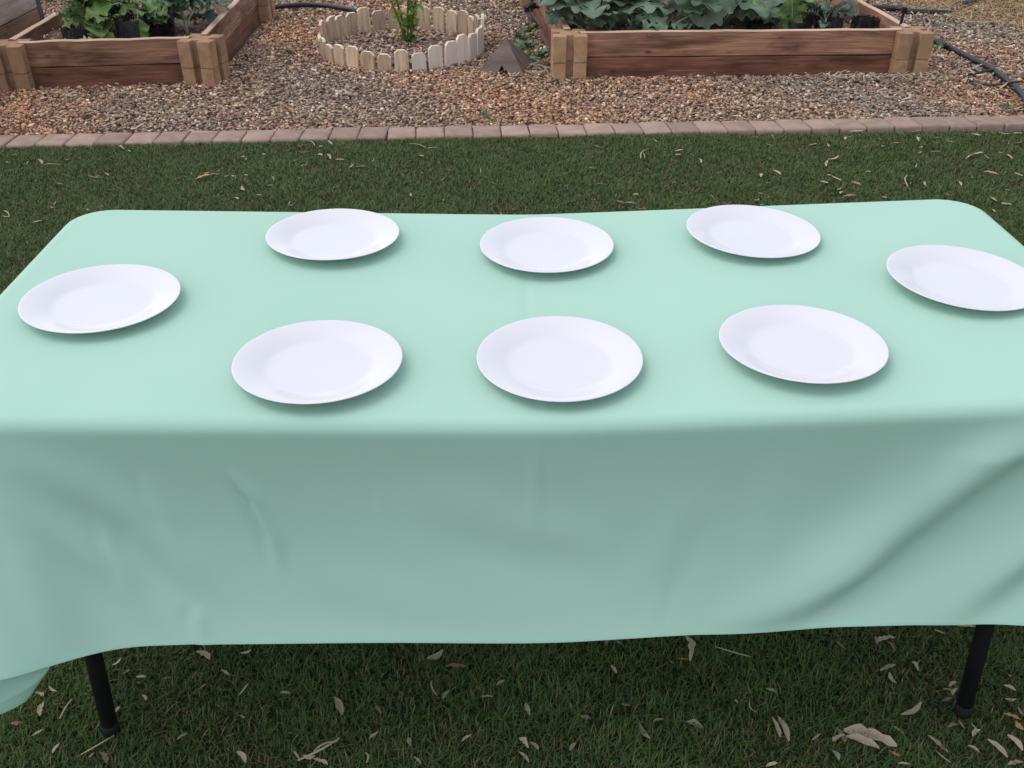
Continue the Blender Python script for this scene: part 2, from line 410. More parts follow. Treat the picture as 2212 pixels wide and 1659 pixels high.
def block_mesh(h, s=0.197, slot=0.044, dep=0.044):
    a, b_, d = s/2, slot/2, s/2-dep
    q = [(-a, -a), (-b_, -a), (-b_, -d), (b_, -d), (b_, -a), (a, -a)]
    pts = []
    for k in range(4):
        for (x, y) in q[:-1] if True else q:
            t = k*pi/2; pts.append((x*cos(t)-y*sin(t), x*sin(t)+y*cos(t)))
    bm = bmesh.new()
    vb = [bm.verts.new((x, y, 0)) for x, y in pts]
    f = bm.faces.new(vb[::-1])
    r_ = bmesh.ops.extrude_face_region(bm, geom=[f])
    for v in r_['geom']:
        if isinstance(v, bmesh.types.BMVert): v.co.z = h
    bmesh.ops.recalc_face_normals(bm, faces=bm.faces[:])
    bmesh.ops.bevel(bm, geom=[e for e in bm.edges if e.calc_face_angle(0) > 1], offset=0.0045, segments=2, affect='EDGES', profile=0.6)
    return bm_mesh('corner_block', bm, [M['concrete']])
BLOCK = block_mesh(0.147)

def raised_bed(label, corners, rots, tiers, mats, soil_z, blocks=True, cat='garden bed'):
    """corners FL, FR, BR, BL = block centres"""
    cx = sum(c[0] for c in corners)/4; cy = sum(c[1] for c in corners)/4
    t = thing('raised_bed', label, cat, (cx, cy, 0))
    L0 = Vector((cx, cy, 0))
    for i, (c, r_) in enumerate(zip(corners, rots)):
        if blocks:
            for k, z in enumerate((-0.047, 0.102)):
                obj('corner_block', BLOCK, t, (c[0]-cx+random.uniform(-.003, .003), c[1]-cy+random.uniform(-.003, .003), z), (0, 0, r_+random.uniform(-.02, .02)))
    for i in range(4):
        a = Vector((*corners[i], 0)); b_ = Vector((*corners[(i+1) % 4], 0))
        d = b_-a; L = d.length-(0.128 if blocks else 0.04)
        ang = atan2(d.y, d.x)
        for k, (z0, z1) in enumerate(tiers):
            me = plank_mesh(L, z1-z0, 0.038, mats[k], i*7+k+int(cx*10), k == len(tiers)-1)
            mid = (a+b_)/2-L0
            o = obj('plank', me, t, (mid.x, mid.y, (z0+z1)/2), (0, 0, ang))
    # soil with clods
    n_ = 26; V, F = [], []
    P = [Vector((*c, 0)) for c in corners]
    for j in range(n_+1):
        for i in range(n_+1):
            u, v = 0.03+0.94*i/n_, 0.03+0.94*j/n_
            p = (P[0]*(1-u)+P[1]*u)*(1-v)+(P[3]*(1-u)+P[2]*u)*v
            V.append((p.x-cx, p.y-cy, soil_z+0.012*sin(p.x*17+p.y*9)+random.uniform(-0.012, 0.012)))
    for j in range(n_):
        for i in range(n_):
            a = j*(n_+1)+i; F.append((a, a+1, a+n_+2, a+n_+1))
    obj('soil', mesh('soil', V, F, [M['soil']], True), t)
    return t
TI = [(-0.05, 0.110), (0.1145, 0.255)]
RB = [(0.385, 4.225), (2.375, 4.215), (2.30, 6.10), (0.27, 6.20)]
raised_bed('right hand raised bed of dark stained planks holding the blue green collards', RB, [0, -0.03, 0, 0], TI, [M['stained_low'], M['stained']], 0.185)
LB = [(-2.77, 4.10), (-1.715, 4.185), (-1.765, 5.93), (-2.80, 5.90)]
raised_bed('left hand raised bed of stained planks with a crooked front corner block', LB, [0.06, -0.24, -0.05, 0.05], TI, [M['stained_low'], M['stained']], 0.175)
WB = [(-4.3, 3.2), (-3.06, 3.15), (-3.06, 5.22), (-4.3, 5.25)]
wb = raised_bed('taller weathered grey board bed cut off at the left edge', WB, [0, 0, 0, 0], [(-0.05, 0.09), (0.094, 0.222), (0.227, 0.375), (0.380, 0.52)], [M['weathered_low'], M['weathered_low'], M['weathered'], M['weathered']], 0.44, blocks=False)
for (x, y) in WB:
    obj('corner_bracket', bm_mesh('corner_bracket', box_bm(0.055, 0.055, 0.56, 0.004), [M['blue_metal']]), wb, (x-wb.location.x, y-wb.location.y, 0.245))

# ---------------------------------------------------------------- brick edging
edging = thing('brick_edging', 'row of pinkish tan bricks edging the lawn against the gravel', 'edging', (0, 3.17, 0))
bvars = []
for s in range(4):
    bm = box_bm(0.1360, 0.165, 0.07, 0.011, 3)
    rr = random.Random(s)
    for v in bm.verts:
        v.co += Vector((rr.uniform(-1, 1), rr.uniform(-1, 1), rr.uniform(-1, 1)))*0.0012
    bvars.append(bm_mesh('brick', bm, [M['brick']], True))
for i in range(-25, 26):
    x = i*0.1395+0.045
    y = kerb_y(x)+0.0825
    dy = (kerb_y(x+.07)-kerb_y(x-.07))/0.14
    obj('brick', bvars[random.randrange(4)], edging, (x, y-3.17+random.uniform(-.004, .004), -0.012+random.uniform(-.0025, .0025)), (random.uniform(-.03, .03)-0.02, random.uniform(-.015, .015), atan2(dy, 1)+random.uniform(-.02, .02)+(-0.05 if x < -0.6 else 0.03)))
V = []; F = []
for i in range(52):
    x = -3.55+i*0.139; y = kerb_y(x)
    V += [(x, y+0.012-3.17, 0.0), (x, y+0.012-3.17, 0.010), (x, y+0.155-3.17, 0.010), (x, y+0.155-3.17, 0.0)]
for i in range(51):
    for k in range(3): F.append((4*i+k, 4*i+k+4, 4*i+k+5, 4*i+k+1))
obj('mortar_bed', mesh('mortar_bed', V, F, [M['mortar']]), edging)

# ---------------------------------------------------------------- gravel
ICO_V = []; g_ = (1+sqrt(5))/2
for a in (-1, 1):
    for b_ in (-g_, g_): ICO_V += [(0, a, b_), (a, b_, 0), (b_, 0, a)]
ICO_V = np.array(ICO_V)/sqrt(1+g_*g_)
bmq = bmesh.new()
for v in ICO_V: bmq.verts.new(v)
bmq.verts.ensure_lookup_table()
bmesh.ops.convex_hull(bmq, input=bmq.verts[:]); bmesh.ops.triangulate(bmq, faces=bmq.faces[:]); bmesh.ops.recalc_face_normals(bmq, faces=bmq.faces[:])
bmq.verts.index_update()
ICO_V = np.array([v.co[:] for v in bmq.verts]); ICO_F = np.array([[v.index for v in f.verts] for f in bmq.faces]); bmq.free()

def in_quad(P, Q, m=0.0):
    c = np.mean(np.array(Q), 0); ins = np.ones(len(P), bool)
    for i in range(4):
        a = np.array(Q[i]); b_ = np.array(Q[(i+1) % 4]); d = b_-a; nrm = np.array([d[1], -d[0]])/np.hypot(*d)
        ins &= ((P-a)@nrm) < m
    return ins
def outside(P, m=0.06):
    k = np.ones(len(P), bool)
    for Q in (RB, LB, WB): k &= ~in_quad(P, Q, m)
    k &= np.hypot(P[:, 0]-RING_C[0], P[:, 1]-RING_C[1]) > RING_R-0.02
    k &= P[:, 1] > (3.085+0.0245*P[:, 0]+0.155)
    return k
def stones(P, size, palette, zbase, sq=0.6):
    N = len(P)
    j = RNG.uniform(0.5, 1.35, (N, 12, 1))*ICO_V[None]
    sc_ = size[:, None, None]*RNG.uniform(0.6, 1.45, (N, 1, 3)); sc_[:, :, 2] *= sq
    j = j*sc_
    a = RNG.uniform(0, 2*pi, N); ca, sa = np.cos(a)[:, None], np.sin(a)[:, None]
    tl = RNG.normal(0, 0.4, N); ct, st = np.cos(tl)[:, None], np.sin(tl)[:, None]
    x, y, z = j[..., 0], j[..., 1], j[..., 2]
    y, z = y*ct-z*st, y*st+z*ct
    x, y = x*ca-y*sa, x*sa+y*ca
    V = np.stack([x+P[:, 0:1], y+P[:, 1:2], z+(zbase+RNG.uniform(-0.003, 0.009, N))[:, None]], -1)
    T = ICO_F[None]+12*np.arange(N)[:, None, None]
    pal = np.array(palette); c = pal[RNG.integers(0, len(pal), N)]*RNG.uniform(0.62, 1.28, (N, 1))
    return V.reshape(-1, 3), T.reshape(-1, 3), np.repeat(c[:, None], 12, 1).reshape(-1, 3)
PAL = [(0.374, 0.22, 0.136), (0.476, 0.298, 0.191), (0.266, 0.16, 0.106), (0.407, 0.248, 0.161), (0.532, 0.381, 0.252), (0.215, 0.143, 0.101), (0.317, 0.188, 0.13), (0.419, 0.276, 0.161), (0.725, 0.562, 0.402), (0.284, 0.204, 0.147), (0.419, 0.226, 0.14), (0.329, 0.237, 0.172), (0.227, 0.121, 0.0805)]
def scatter(y0, y1, dens):
    w = 2.75+0.62*(y1-3.2); nmb = int((y1-y0)*2*w*dens)
    P = np.stack([RNG.uniform(-w, w, nmb), RNG.uniform(y0, y1, nmb)], 1)
    return P[outside(P)]
P = np.concatenate([scatter(3.15, 3.7, 5400), scatter(3.7, 4.3, 4500), scatter(4.3, 5.4, 3100), scatter(5.4, 7.4, 1800)])
zb = 0.006+0.010*np.sin(P[:, 0]*3.1)*np.cos(P[:, 1]*2.7)
V, T, C = stones(P, 0.0067+0.0050*RNG.random(len(P))**2+0.0012*(P[:, 1]-3.2), PAL, zb)
# broad reddish and greyish drifts in the colour of the stones
dr = np.sin(V[:, 0]*2.1+1)*np.cos(V[:, 1]*1.7)+0.6*np.sin(V[:, 0]*4.7+V[:, 1]*3.9)
C = C*(1+0.13*dr[:, None]*np.array([1.0, 0.3, -0.3]))
tag(obj('gravel', tri_mesh('gravel', V, T, M['stone'], C)), 'pinkish brown crushed gravel round the beds', 'gravel', kind='stuff')

# flat flakes (dry leaf and bark litter) lying on the gravel, thickest on the right
def flakes(P, L, Wd, palette, zb, tilt=0.25):
    N = len(P)
    prof = np.array([[-1, 0, 0], [-0.4, 0.9, 0.12], [0.45, 0.8, 0.10], [1, 0, 0.05], [0.4, -0.8, 0.02], [-0.45, -0.9, 0.06]])
    q = prof[None]*RNG.uniform(0.8, 1.2, (N, 6, 1))
    x = q[..., 0]*L[:, None]/2; y = q[..., 1]*Wd[:, None]/2; z = q[..., 2]*Wd[:, None]
    a = RNG.uniform(0, 2*pi, N); t1 = RNG.normal(0, tilt, N)
    z = z+x*np.sin(t1)[:, None]
    ca, sa = np.cos(a)[:, None], np.sin(a)[:, None]
    V = np.stack([x*ca-y*sa+P[:, 0:1], x*sa+y*ca+P[:, 1:2], z+zb[:, None]], -1)
    T = np.array([[0, 5, 1], [1, 5, 4], [1, 4, 2], [2, 4, 3]])[None]+6*np.arange(N)[:, None, None]
    pal = np.array(palette); c = pal[RNG.integers(0, len(pal), N)]*RNG.uniform(0.75, 1.25, (N, 1))
    return V.reshape(-1, 3), T.reshape(-1, 3), np.repeat(c[:, None], 6, 1).reshape(-1, 3)
TAN = [(0.42, 0.34, 0.25), (0.50, 0.42, 0.33), (0.33, 0.25, 0.18), (0.28, 0.22, 0.16), (0.38, 0.33, 0.24)]
P1 = scatter(3.2, 6.6, 45)
P2 = np.stack([RNG.uniform(1.5, 3.6, 1500), RNG.uniform(3.2, 6.2, 1500)], 1); P2 = P2[outside(P2)]; P2 = P2[RNG.random(len(P2)) < np.clip((P2[:, 0]-1.5)/1.2, 0.1, 1)]
P3 = np.stack([RNG.normal(2.15, 0.24, 330), RNG.normal(4.05, 0.06, 330)], 1); P3 = P3[outside(P3, 0.1)]
P4 = np.stack([RNG.normal(0.22, 0.07, 90), RNG.normal(4.35, 0.15, 90)], 1); P4 = P4[outside(P4, 0.1)]
P = np.concatenate([P1, P2, P3, P4])
V, T, C = flakes(P, RNG.uniform(0.02, 0.075, len(P)), RNG.uniform(0.006, 0.018, len(P)), TAN, 0.024+0.010*RNG.random(len(P)))
tag(obj('leaf_litter', tri_mesh('leaf_litter', V, T, M['flake'], C)), 'dry leaf and bark flakes strewn over the gravel', 'litter', kind='stuff')
# straw patch, top right
N = 5200
rr = np.sqrt(RNG.random(N)); th = RNG.uniform(0, 2*pi, N)
P = np.stack([3.95+0.85*rr*np.cos(th)+0.08*RNG.normal(size=N), 6.05+0.80*rr*np.sin(th)+0.08*RNG.normal(size=N)], 1)
V, T, C = flakes(P, RNG.uniform(0.05, 0.16, N), RNG.uniform(0.003, 0.006, N), [(0.46, 0.32, 0.15), (0.38, 0.26, 0.12), (0.54, 0.40, 0.22), (0.30, 0.19, 0.09)], 0.02+0.05*RNG.random(N)*(1-rr*0.8), 0.3)
tag(obj('straw', tri_mesh('straw', V, T, M['flake'], C)), 'patch of golden dry straw on the gravel at upper right', 'straw', kind='stuff')
# short clippings caught in the lawn
N = 380
y_ = RNG.uniform(-0.45, 3.08, N); P = np.stack([RNG.uniform(-1, 1, N)*(1.3+0.44*(y_+0.45)), y_], 1)
V, T, C = flakes(P, RNG.uniform(0.008, 0.035, N), RNG.uniform(0.0015, 0.005, N), TAN, 0.014+0.010*RNG.random(N), 0.4)
tag(obj('lawn_litter', tri_mesh('lawn_litter', V, T, M['flake'], C)), 'tiny dry crumbs and straws caught in the lawn', 'litter', kind='stuff')
# mulch in the ring and crumbs in the beds
N = 1700
rr = np.sqrt(RNG.random(N))*(RING_R-0.03); th = RNG.uniform(0, 2*pi, N)
P = np.stack([RING_C[0]+rr*np.cos(th), RING_C[1]+rr*np.sin(th)], 1)
V, T, C = stones(P[:900], RNG.uniform(0.009, 0.02, 900), PAL+[(0.28, 0.15, 0.12), (0.36, 0.25, 0.2)], 0.012+0.012*RNG.random(900))
V2, T2, C2 = flakes(P[900:], RNG.uniform(0.02, 0.07, N-900), RNG.uniform(0.008, 0.02, N-900), [(0.33, 0.22, 0.19), (0.24, 0.15, 0.12), (0.42, 0.32, 0.26), (0.17, 0.11, 0.09)], 0.028+0.012*RNG.random(N-900))
tag(obj('bark_mulch', tri_mesh('bark_mulch', np.concatenate([V, V2]), np.concatenate([T, T2+len(V)]), M['stone'], np.concatenate([C, C2]))), 'reddish bark mulch and chips inside the picket ring', 'mulch', kind='stuff')
PQ = []
for Q, nmb in ((RB, 2600), (LB, 1500)):
    u = RNG.uniform(0.04, 0.96, nmb)[:, None]; v = (RNG.random(nmb)**1.5*0.94+0.03)[:, None]; Qa = np.array(Q)
    PQ.append((Qa[0]*(1-u)+Qa[1]*u)*(1-v)+(Qa[3]*(1-u)+Qa[2]*u)*v)
P = np.concatenate(PQ); N = len(P)
V, T, C = flakes(P, RNG.uniform(0.01, 0.035, N), RNG.uniform(0.005, 0.012, N), [(0.30, 0.19, 0.12), (0.42, 0.28, 0.17), (0.20, 0.12, 0.08), (0.5, 0.38, 0.26)], 0.195+0.015*RNG.random(N), 0.4)
tag(obj('compost_crumbs', tri_mesh('compost_crumbs', V, T, M['flake'], C)), 'brown compost crumbs on the soil inside the raised beds', 'compost', kind='stuff')

# ================================================================== TABLE
A, B, RC = 0.915, 0.38, 0.085          # half length, half depth, corner radius
TOP = 0.745
def sag(x):
    return 0.0125-0.025*(1-min(1.15, sqrt(x*x+0.0016)/A))
def rrect(a, b_, r_, n=8):
    pts = []
    for cx, cy, t0 in ((a-r_, b_-r_, 0), (-(a-r_), b_-r_, pi/2), (-(a-r_), -(b_-r_), pi), (a-r_, -(b_-r_), 1.5*pi)):
        for k in range(n+1):
            t = t0+k*pi/2/n; pts.append((cx+r_*cos(t), cy+r_*sin(t)))
    return pts
table = thing('folding_table', 'long folding table with black metal legs under the mint cloth', 'table')
for sgn in (-1, 1):       # two hinged halves
    pts = [(x, y) for x, y in rrect(A-0.016, B-0.016, RC-0.012) if x*sgn > 0]
    pts = sorted(pts, key=lambda p: atan2(p[1], p[0]*sgn))
    pts = [(0.002*sgn, -B+0.016)]+pts+[(0.002*sgn, B-0.016)]
    n_ = len(pts)
    V = [(x, y, TOP+sag(x)-0.008) for x, y in pts]+[(x, y, TOP+sag(x)-0.048) for x, y in pts]
    F = [tuple(range(n_)), tuple(range(2*n_-1, n_-1, -1))]+[(i, i+n_, (i+1) % n_+n_, (i+1) % n_) for i in range(n_)]
    me = mesh('tabletop', V, F, [M['tableplastic']])
    bmx = bmesh.new(); bmx.from_mesh(me); bmesh.ops.recalc_face_normals(bmx, faces=bmx.faces[:]); bmx.to_mesh(me); bmx.free()
    obj('tabletop', me, table)
for sx in (-1, 1):
    for sy in (-1, 1):
        top = Vector((sx*0.735, sy*0.31, TOP+sag(0.73)-0.05)); bot = Vector((sx*0.79, sy*0.312, 0.012))
        lg = tube('leg', [top, top.lerp(bot, 0.3), top.lerp(bot, 0.7), bot], 0.0145, M['black_metal'], table, 14)
        d = (bot-top).normalized()
        tube('foot_cap', [bot-d*0.028, bot-d*0.003, bot+d*0.006], [0.0151, 0.0156, 0.0152], M['black_metal'], lg, 14)
    tube('crossbar', [Vector((sx*0.745, -0.31, 0.62)), Vector((sx*0.745, 0, 0.62)), Vector((sx*0.745, 0.31, 0.62))], 0.012, M['black_metal'], table, 10)
    tube('brace', [Vector((sx*0.75, 0, 0.60)), Vector((sx*0.5, 0, 0.68)), Vector((sx*0.28, 0, 0.690))], 0.009, M['black_metal'], table, 8)

# ---------------------------------------------------------------- tablecloth
DROP = 0.370
ER = 0.021                                     # how softly it turns over the table edge
def seg_dist(px, pz, line):
    """signed distance below a polyline and the parameter along it"""
    best = None
    for i in range(len(line)-1):
        ax, az = line[i]; bx, bz = line[i+1]
        dx, dz = bx-ax, bz-az; L2 = dx*dx+dz*dz
        t = max(0, min(1, ((px-ax)*dx+(pz-az)*dz)/L2))
        qx, qz = ax+dx*t, az+dz*t
        d = sqrt((px-qx)**2+(pz-qz)**2)
        s = (px-ax)*dz-(pz-az)*dx
        s = s if dx > 0 else -s
        if best is None or d < best[0]: best = (d, d if s >= 0 else -d, (i+t)/(len(line)-1))
    return best[1], best[2]
# (polyline in x, z on the front drop), ridge amplitude, width, fade at both ends
FOLDS = [
    ([(0.86, 0.735), (0.76, 0.690), (0.676, 0.641), (0.562, 0.527), (0.474, 0.445), (0.40, 0.385), (0.33, 0.34)], 0.025, 0.046, 0.3, 0.7),
    ([(0.88, 0.66), (0.80, 0.535), (0.728, 0.462), (0.682, 0.414), (0.63, 0.35)], 0.015, 0.032, 0.4, 1.0),
    ([(0.56, 0.49), (0.482, 0.44), (0.417, 0.402), (0.30, 0.35)], 0.0085, 0.028, 0.0, 0.9),
    ([(0.95, 0.58), (0.86, 0.44), (0.80, 0.34)], 0.008, 0.03, 0.5, 1.0),
    ([(-0.78, 0.70), (-0.70, 0.625), (-0.616, 0.56), (-0.55, 0.46), (-0.50, 0.40)], 0.0065, 0.034, 0.2, 0.0),
    ([(-0.80, 0.66), (-0.725, 0.56), (-0.66, 0.47), (-0.61, 0.38)], 0.0055, 0.030, 0.2, 0.4),
    ([(-0.46, 0.66), (-0.431, 0.605), (-0.416, 0.545), (-0.405, 0.48)], 0.0065, 0.009, 0.0, 0.0),
    ([(-0.541, 0.43), (-0.537, 0.395), (-0.534, 0.35)], 0.010, 0.011, 0.0, 1.0),
    ([(-0.66, 0.60), (-0.648, 0.52), (-0.625, 0.45)], 0.0022, 0.010, 0.0, 0.0),
    ([(-0.585, 0.66), (-0.57, 0.60), (-0.545, 0.54)], 0.0022, 0.012, 0.0, 0.0),
    ([(-0.80, 0.62), (-0.77, 0.52), (-0.74, 0.42), (-0.72, 0.36)], 0.0060, 0.026, 0.0, 0.6),
    ([(-0.255, 0.64), (-0.250, 0.60), (-0.243, 0.55)], 0.0010, 0.006, 0.0, 0.0),
    ([(0.56, 0.70), (0.54, 0.62), (0.50, 0.55)], 0.0022, 0.030, 0.0, 0.0),
    ([(0.185, 0.47), (0.18, 0.42), (0.165, 0.365)], 0.0016, 0.010, 0.0, 0.6),
    ([(-0.40, 0.46), (-0.25, 0.41), (-0.1, 0.385)], 0.0030, 0.035, 0.0, 0.0),
    ([(-0.22, 0.60), (-0.05, 0.53), (0.12, 0.49)], 0.0030, 0.040, 0.0, 0.0),
    ([(0.22, 0.60), (0.20, 0.5), (0.15, 0.40)], 0.0020, 0.030, 0.0, 0.0),
    ([(0.30, 0.68), (0.308, 0.56), (0.316, 0.45)], 0.0020, 0.035, 0.0, 0.0),
]
BOXES = [(min(p[0] for p in f[0])-4*f[2], max(p[0] for p in f[0])+4*f[2]) for f in FOLDS]
def fold_disp(x, z):
    s = 0.0
    for (line, amp, w, f0, f1), bx in zip(FOLDS, BOXES):
        if not (bx[0] < x < bx[1]): continue
        d, t = seg_dist(x, z, line)
        if abs(d) > 4*w: continue
        e0 = f0+(1-f0)*min(1, t/0.3); e1 = f1+(1-f1)*min(1, (1-t)/0.3)
        q = d/w
        s += amp*e0*e1*(exp(-((q+0.85)/1.05)**2)-0.9*exp(-((q-0.75)/0.9)**2))
    return s
FQ, FW, FA, FT = 0.345, 0.090, 0.280, -0.014     # the end panel's tucked pleat: place, width, depth, sag
def cloth_point(u, v):
    su, sv = (1 if u >= 0 else -1), (1 if v >= 0 else -1)
    q0, q1 = abs(u)-(A-RC), abs(v)-(B-RC)
    th = 0.0
    if q0 > 0 and q1 > 0:
        rho = sqrt(q0*q0+q1*q1); n_ = (q0/rho, q1/rho); th = atan2(q1, q0); d = rho-RC
        base = (A-RC+n_[0]*RC, B-RC+n_[1]*RC)
    elif q0 > q1:
        d = q0-RC; n_ = (1, 0); base = (A, abs(v)); th = 0
    else:
        d = q1-RC; n_ = (0, 1); base = (abs(u), B); th = pi/2
    if d <= -ER:
        z = TOP+sag(u)+0.0022
        # faint ripples on the top and the fold line across the middle
        z += 0.0011*sin(u*6+v*3)*cos(v*8-u*2)+0.0006*sin(u*17-v*11+1)*cos(v*15)
        z -= 0.0012*exp(-((u+0.018)/0.006)**2)
        return (u, v, z)
    s = d+ER
    s *= 1-0.034*max(0, (u-0.05)/A)
    arc = ER*pi/2
    if s < arc:
        a = s/ER; h = ER*sin(a)-ER; dz = ER*(1-cos(a)); L = 0
    else:
        L = s-arc; h = 0; dz = ER+L
    fold_in = 0.0
    if L > 0:
        # how close this point is to a corner, measured along the edge
        wq = min(q0, 0) if q1 >= q0 else min(q1, 0)
        corner = exp(-(wq/(0.12 if su < 0 else 0.17))**2)
        peak = sin(2*th)**2 if (q0 > 0 and q1 > 0) else 0.0
        skew = sin(4*th) if (q0 > 0 and q1 > 0) else 0.0
        cm = (1.9 if su < 0 else 0.45) if sv < 0 else 1.0
        k = -0.11+0.74*L+cm*corner*0.13+cm*peak*0.13
        if sv > 0: k *= 0.7
        if su < 0 and sv < 0 and q0 > q1:      # the end panel tucks in under the front drop
            pl_ = exp(-((q1-FQ)/FW)**2)*min(1, L/0.40)**1.3
            fold_in = FA*pl_; tuck = FT*pl_
        else: tuck = 0.0
        k += skew*0.05
        k = min(k, 0.46)
        h += L*k
        dz = ER+L*sqrt(max(0.2, 1-k**2*0.85))
        dz += tuck
        zz = TOP-dz
        if sv < 0 and q1 >= q0:
            fade = min(1, L/0.06)
            h += fold_disp(u, zz)*fade*(1-0.9*max(0, min(1, (L-0.22)/0.13))**1.5)
            h += fade*0.0022*(sin(u*7.1+L*5)*0.6+sin(u*13.7-L*16+1.3)*0.4)*min(1, L/0.15)
            h += fade*0.0022*exp(-((u+0.018)/0.007)**2)*(1 if L < 0.12 else exp(-(L-0.12)/0.04))
        elif sv < 0:
            h += 0.010*sin(th*6)*min(1, L/0.2)
        else:
            h += 0.008*sin(u*9+v*7)*min(1, L/0.2)
    return (su*(base[0]+n_[0]*h-fold_in), sv*(base[1]+n_[1]*h), TOP+sag(max(-A, min(A, u)))*max(0.3, 1-L*0.8)+0.0022-dz)
UU, VV = A+DROP, B+DROP
nu, nv = 330, 196
V, F = [], []
for j in range(nv+1):
    for i in range(nu+1):
        V.append(cloth_point(-UU+2*UU*i/nu, -VV+2*VV*j/nv))
for j in range(nv):
    for i in range(nu):
        a = j*(nu+1)+i; F.append((a, a+1, a+nu+2, a+nu+1))
cloth = obj('tablecloth', mesh('tablecloth', V, F, [M['cloth']], True))
tag(cloth, 'mint green cloth draped over the long folding table', 'tablecloth')
# stitched hem: a second thickness along the border
def hem_strip():
    V, F = [], []
    ring = []
    n1 = 300; n2 = 180
    for i in range(n1): ring.append((-UU+2*UU*i/n1, -VV, 0, 1))
    for i in range(n2): ring.append((UU, -VV+2*VV*i/n2, -1, 0))
    for i in range(n1): ring.append((UU-2*UU*i/n1, VV, 0, -1))
    for i in range(n2): ring.append((-UU, VV-2*VV*i/n2, 1, 0))
    W_ = 0.008
    for u, v, du, dv in ring:
        for t in (0.0005, 0.5*W_, W_):
            p = Vector(cloth_point(max(-UU, min(UU, u+du*t)), max(-VV, min(VV, v+dv*t))))
            c = Vector((max(-A, min(A, p.x))*0.9, max(-B, min(B, p.y))*0.7, p.z))
            o = (p-c); o.z = 0; o.normalize()
            V.append(p+o*(0.0009 if t > 0.001 else 0.0004)+Vector((0, 0, -0.0006 if t < 0.001 else 0)))
    n_ = len(ring)
    for i in range(n_):
        j = (i+1) % n_
        for k in range(2): F.append((3*i+k, 3*j+k, 3*j+k+1, 3*i+k+1))
    return mesh('hem', V, F, [M['cloth']], True)
obj('hem', hem_strip(), cloth)

# ---------------------------------------------------------------- plates
def plate_mesh(R_=0.1245):
    prof = [(0, 0.0034), (0.055, 0.0034), (0.073, 0.0035), (0.079, 0.0040), (0.084, 0.0056), (0.091, 0.0082), (0.101, 0.0116), (0.111, 0.0144), (0.118, 0.0162), (0.1232, 0.0172), (0.1245, 0.0172), (0.1248, 0.0164), (0.1238, 0.0155), (0.116, 0.0134), (0.106, 0.0102), (0.097, 0.0066), (0.090, 0.0030), (0.085, 0.0010), (0.0825, 0.0), (0.0795, 0.0), (0.078, 0.0010), (0.05, 0.0012), (0, 0.0012)]
    n_ = 96; V, F = [], []
    rings = []
    for r_, z in prof:
        if r_ == 0: rings.append([len(V)]); V.append((0, 0, z))
        else:
            rings.append(list(range(len(V), len(V)+n_)))
            for k in range(n_): V.append((r_*cos(2*pi*k/n_), r_*sin(2*pi*k/n_), z))
    for a, b_ in zip(rings[:-1], rings[1:]):
        for k in range(n_):
            k2 = (k+1) % n_
            if len(a) == 1: F.append((a[0], b_[k], b_[k2]))
            elif len(b_) == 1: F.append((a[k], b_[0], a[k2]))
            else: F.append((a[k], b_[k], b_[k2], a[k2]))
    return mesh('plate', V, F, [M['plate']], True)
PLATE = plate_mesh()
PL = [(-0.376, 0.212, 'white round plate at the far edge of the cloth, nearest the picket ring'),
      (0.027, 0.169, 'white round plate in the middle of the far row'),
      (0.419, 0.198, 'white round plate at the far edge of the cloth, before the right raised bed'),
      (-0.719, -0.041, 'white round plate at the left end of the table'),
      (0.724, -0.010, 'white round plate at the right end of the table, cut by the photo edge'),
      (-0.336, -0.243, 'white round plate at the left of the near row'),
      (0.024, -0.234, 'white round plate in the middle of the near row'),
      (0.395, -0.216, 'white round plate at the right of the near row')]
for x, y, lab in PL:
    sl = 0.025/A*(x/sqrt(x*x+0.0016)) if abs(x) > 0.1 else 0
    o = obj('plate', PLATE, None, (x, y+(-0.006 if abs(x) > 0.6 else 0.009 if y > 0 else 0.003), TOP+sag(x)+0.0034+(0.0015 if abs(x) < 0.1 else 0)), (0, -math.atan(sl), random.uniform(0, 6)))
    tag(o, lab, 'plate', 'white dinner plates on the mint cloth')

# ================================================================== GARDEN THINGS
# picket ring
ring = thing('picket_ring', 'ring of short weathered wooden pickets round the sapling', 'edging', (*RING_C, 0))
NPK = 31
for k in range(NPK):
    a = -pi/2+2*pi*(k+0.35)/NPK
    rr_ = random.Random(k*3+1)
    fx, fy = cos(a), sin(a)
    w = rr_.uniform(0.083, 0.095); th = 0.019
    front = fy < -0.15
    H = rr_.uniform(0.105, 0.135) if fy < 0.1 else rr_.uniform(0.15, 0.178)
    if fx > 0.30 and fy < 0.35: H += 0.035
    c = rr_.uniform(0.014, 0.022)
    prof = [(-w/2, -0.05), (w/2, -0.05), (w/2, H-c), (w/2-c, H), (-w/2+c, H), (-w/2, H-c)]
    bm = bmesh.new()
    vs = [bm.verts.new((x, -th/2, z)) for x, z in prof]
    f = bm.faces.new(vs)
    g = bmesh.ops.extrude_face_region(bm, geom=[f])
    for e in g['geom']:
        if isinstance(e, bmesh.types.BMVert): e.co.y = th/2
    bmesh.ops.recalc_face_normals(bm, faces=bm.faces[:])
    bmesh.ops.bevel(bm, geom=bm.edges[:], offset=0.0018, segments=1, affect='EDGES')
    bm.normal_update()
    for fc in bm.faces: fc.material_index = 1 if fc.normal.z > 0.3 else 0
    pale = fx > 0.12 and fy < 0.3
    me = bm_mesh('picket', bm, [M['picket_pale'] if pale else M['picket'], M['picket_top']])
    o = obj('picket', me, ring, (RING_R*fx, RING_R*fy, rr_.uniform(-0.012, 0.008)), (rr_.uniform(-.06, .06), rr_.uniform(-.05, .05), a+pi/2+rr_.uniform(-.08, .08)))

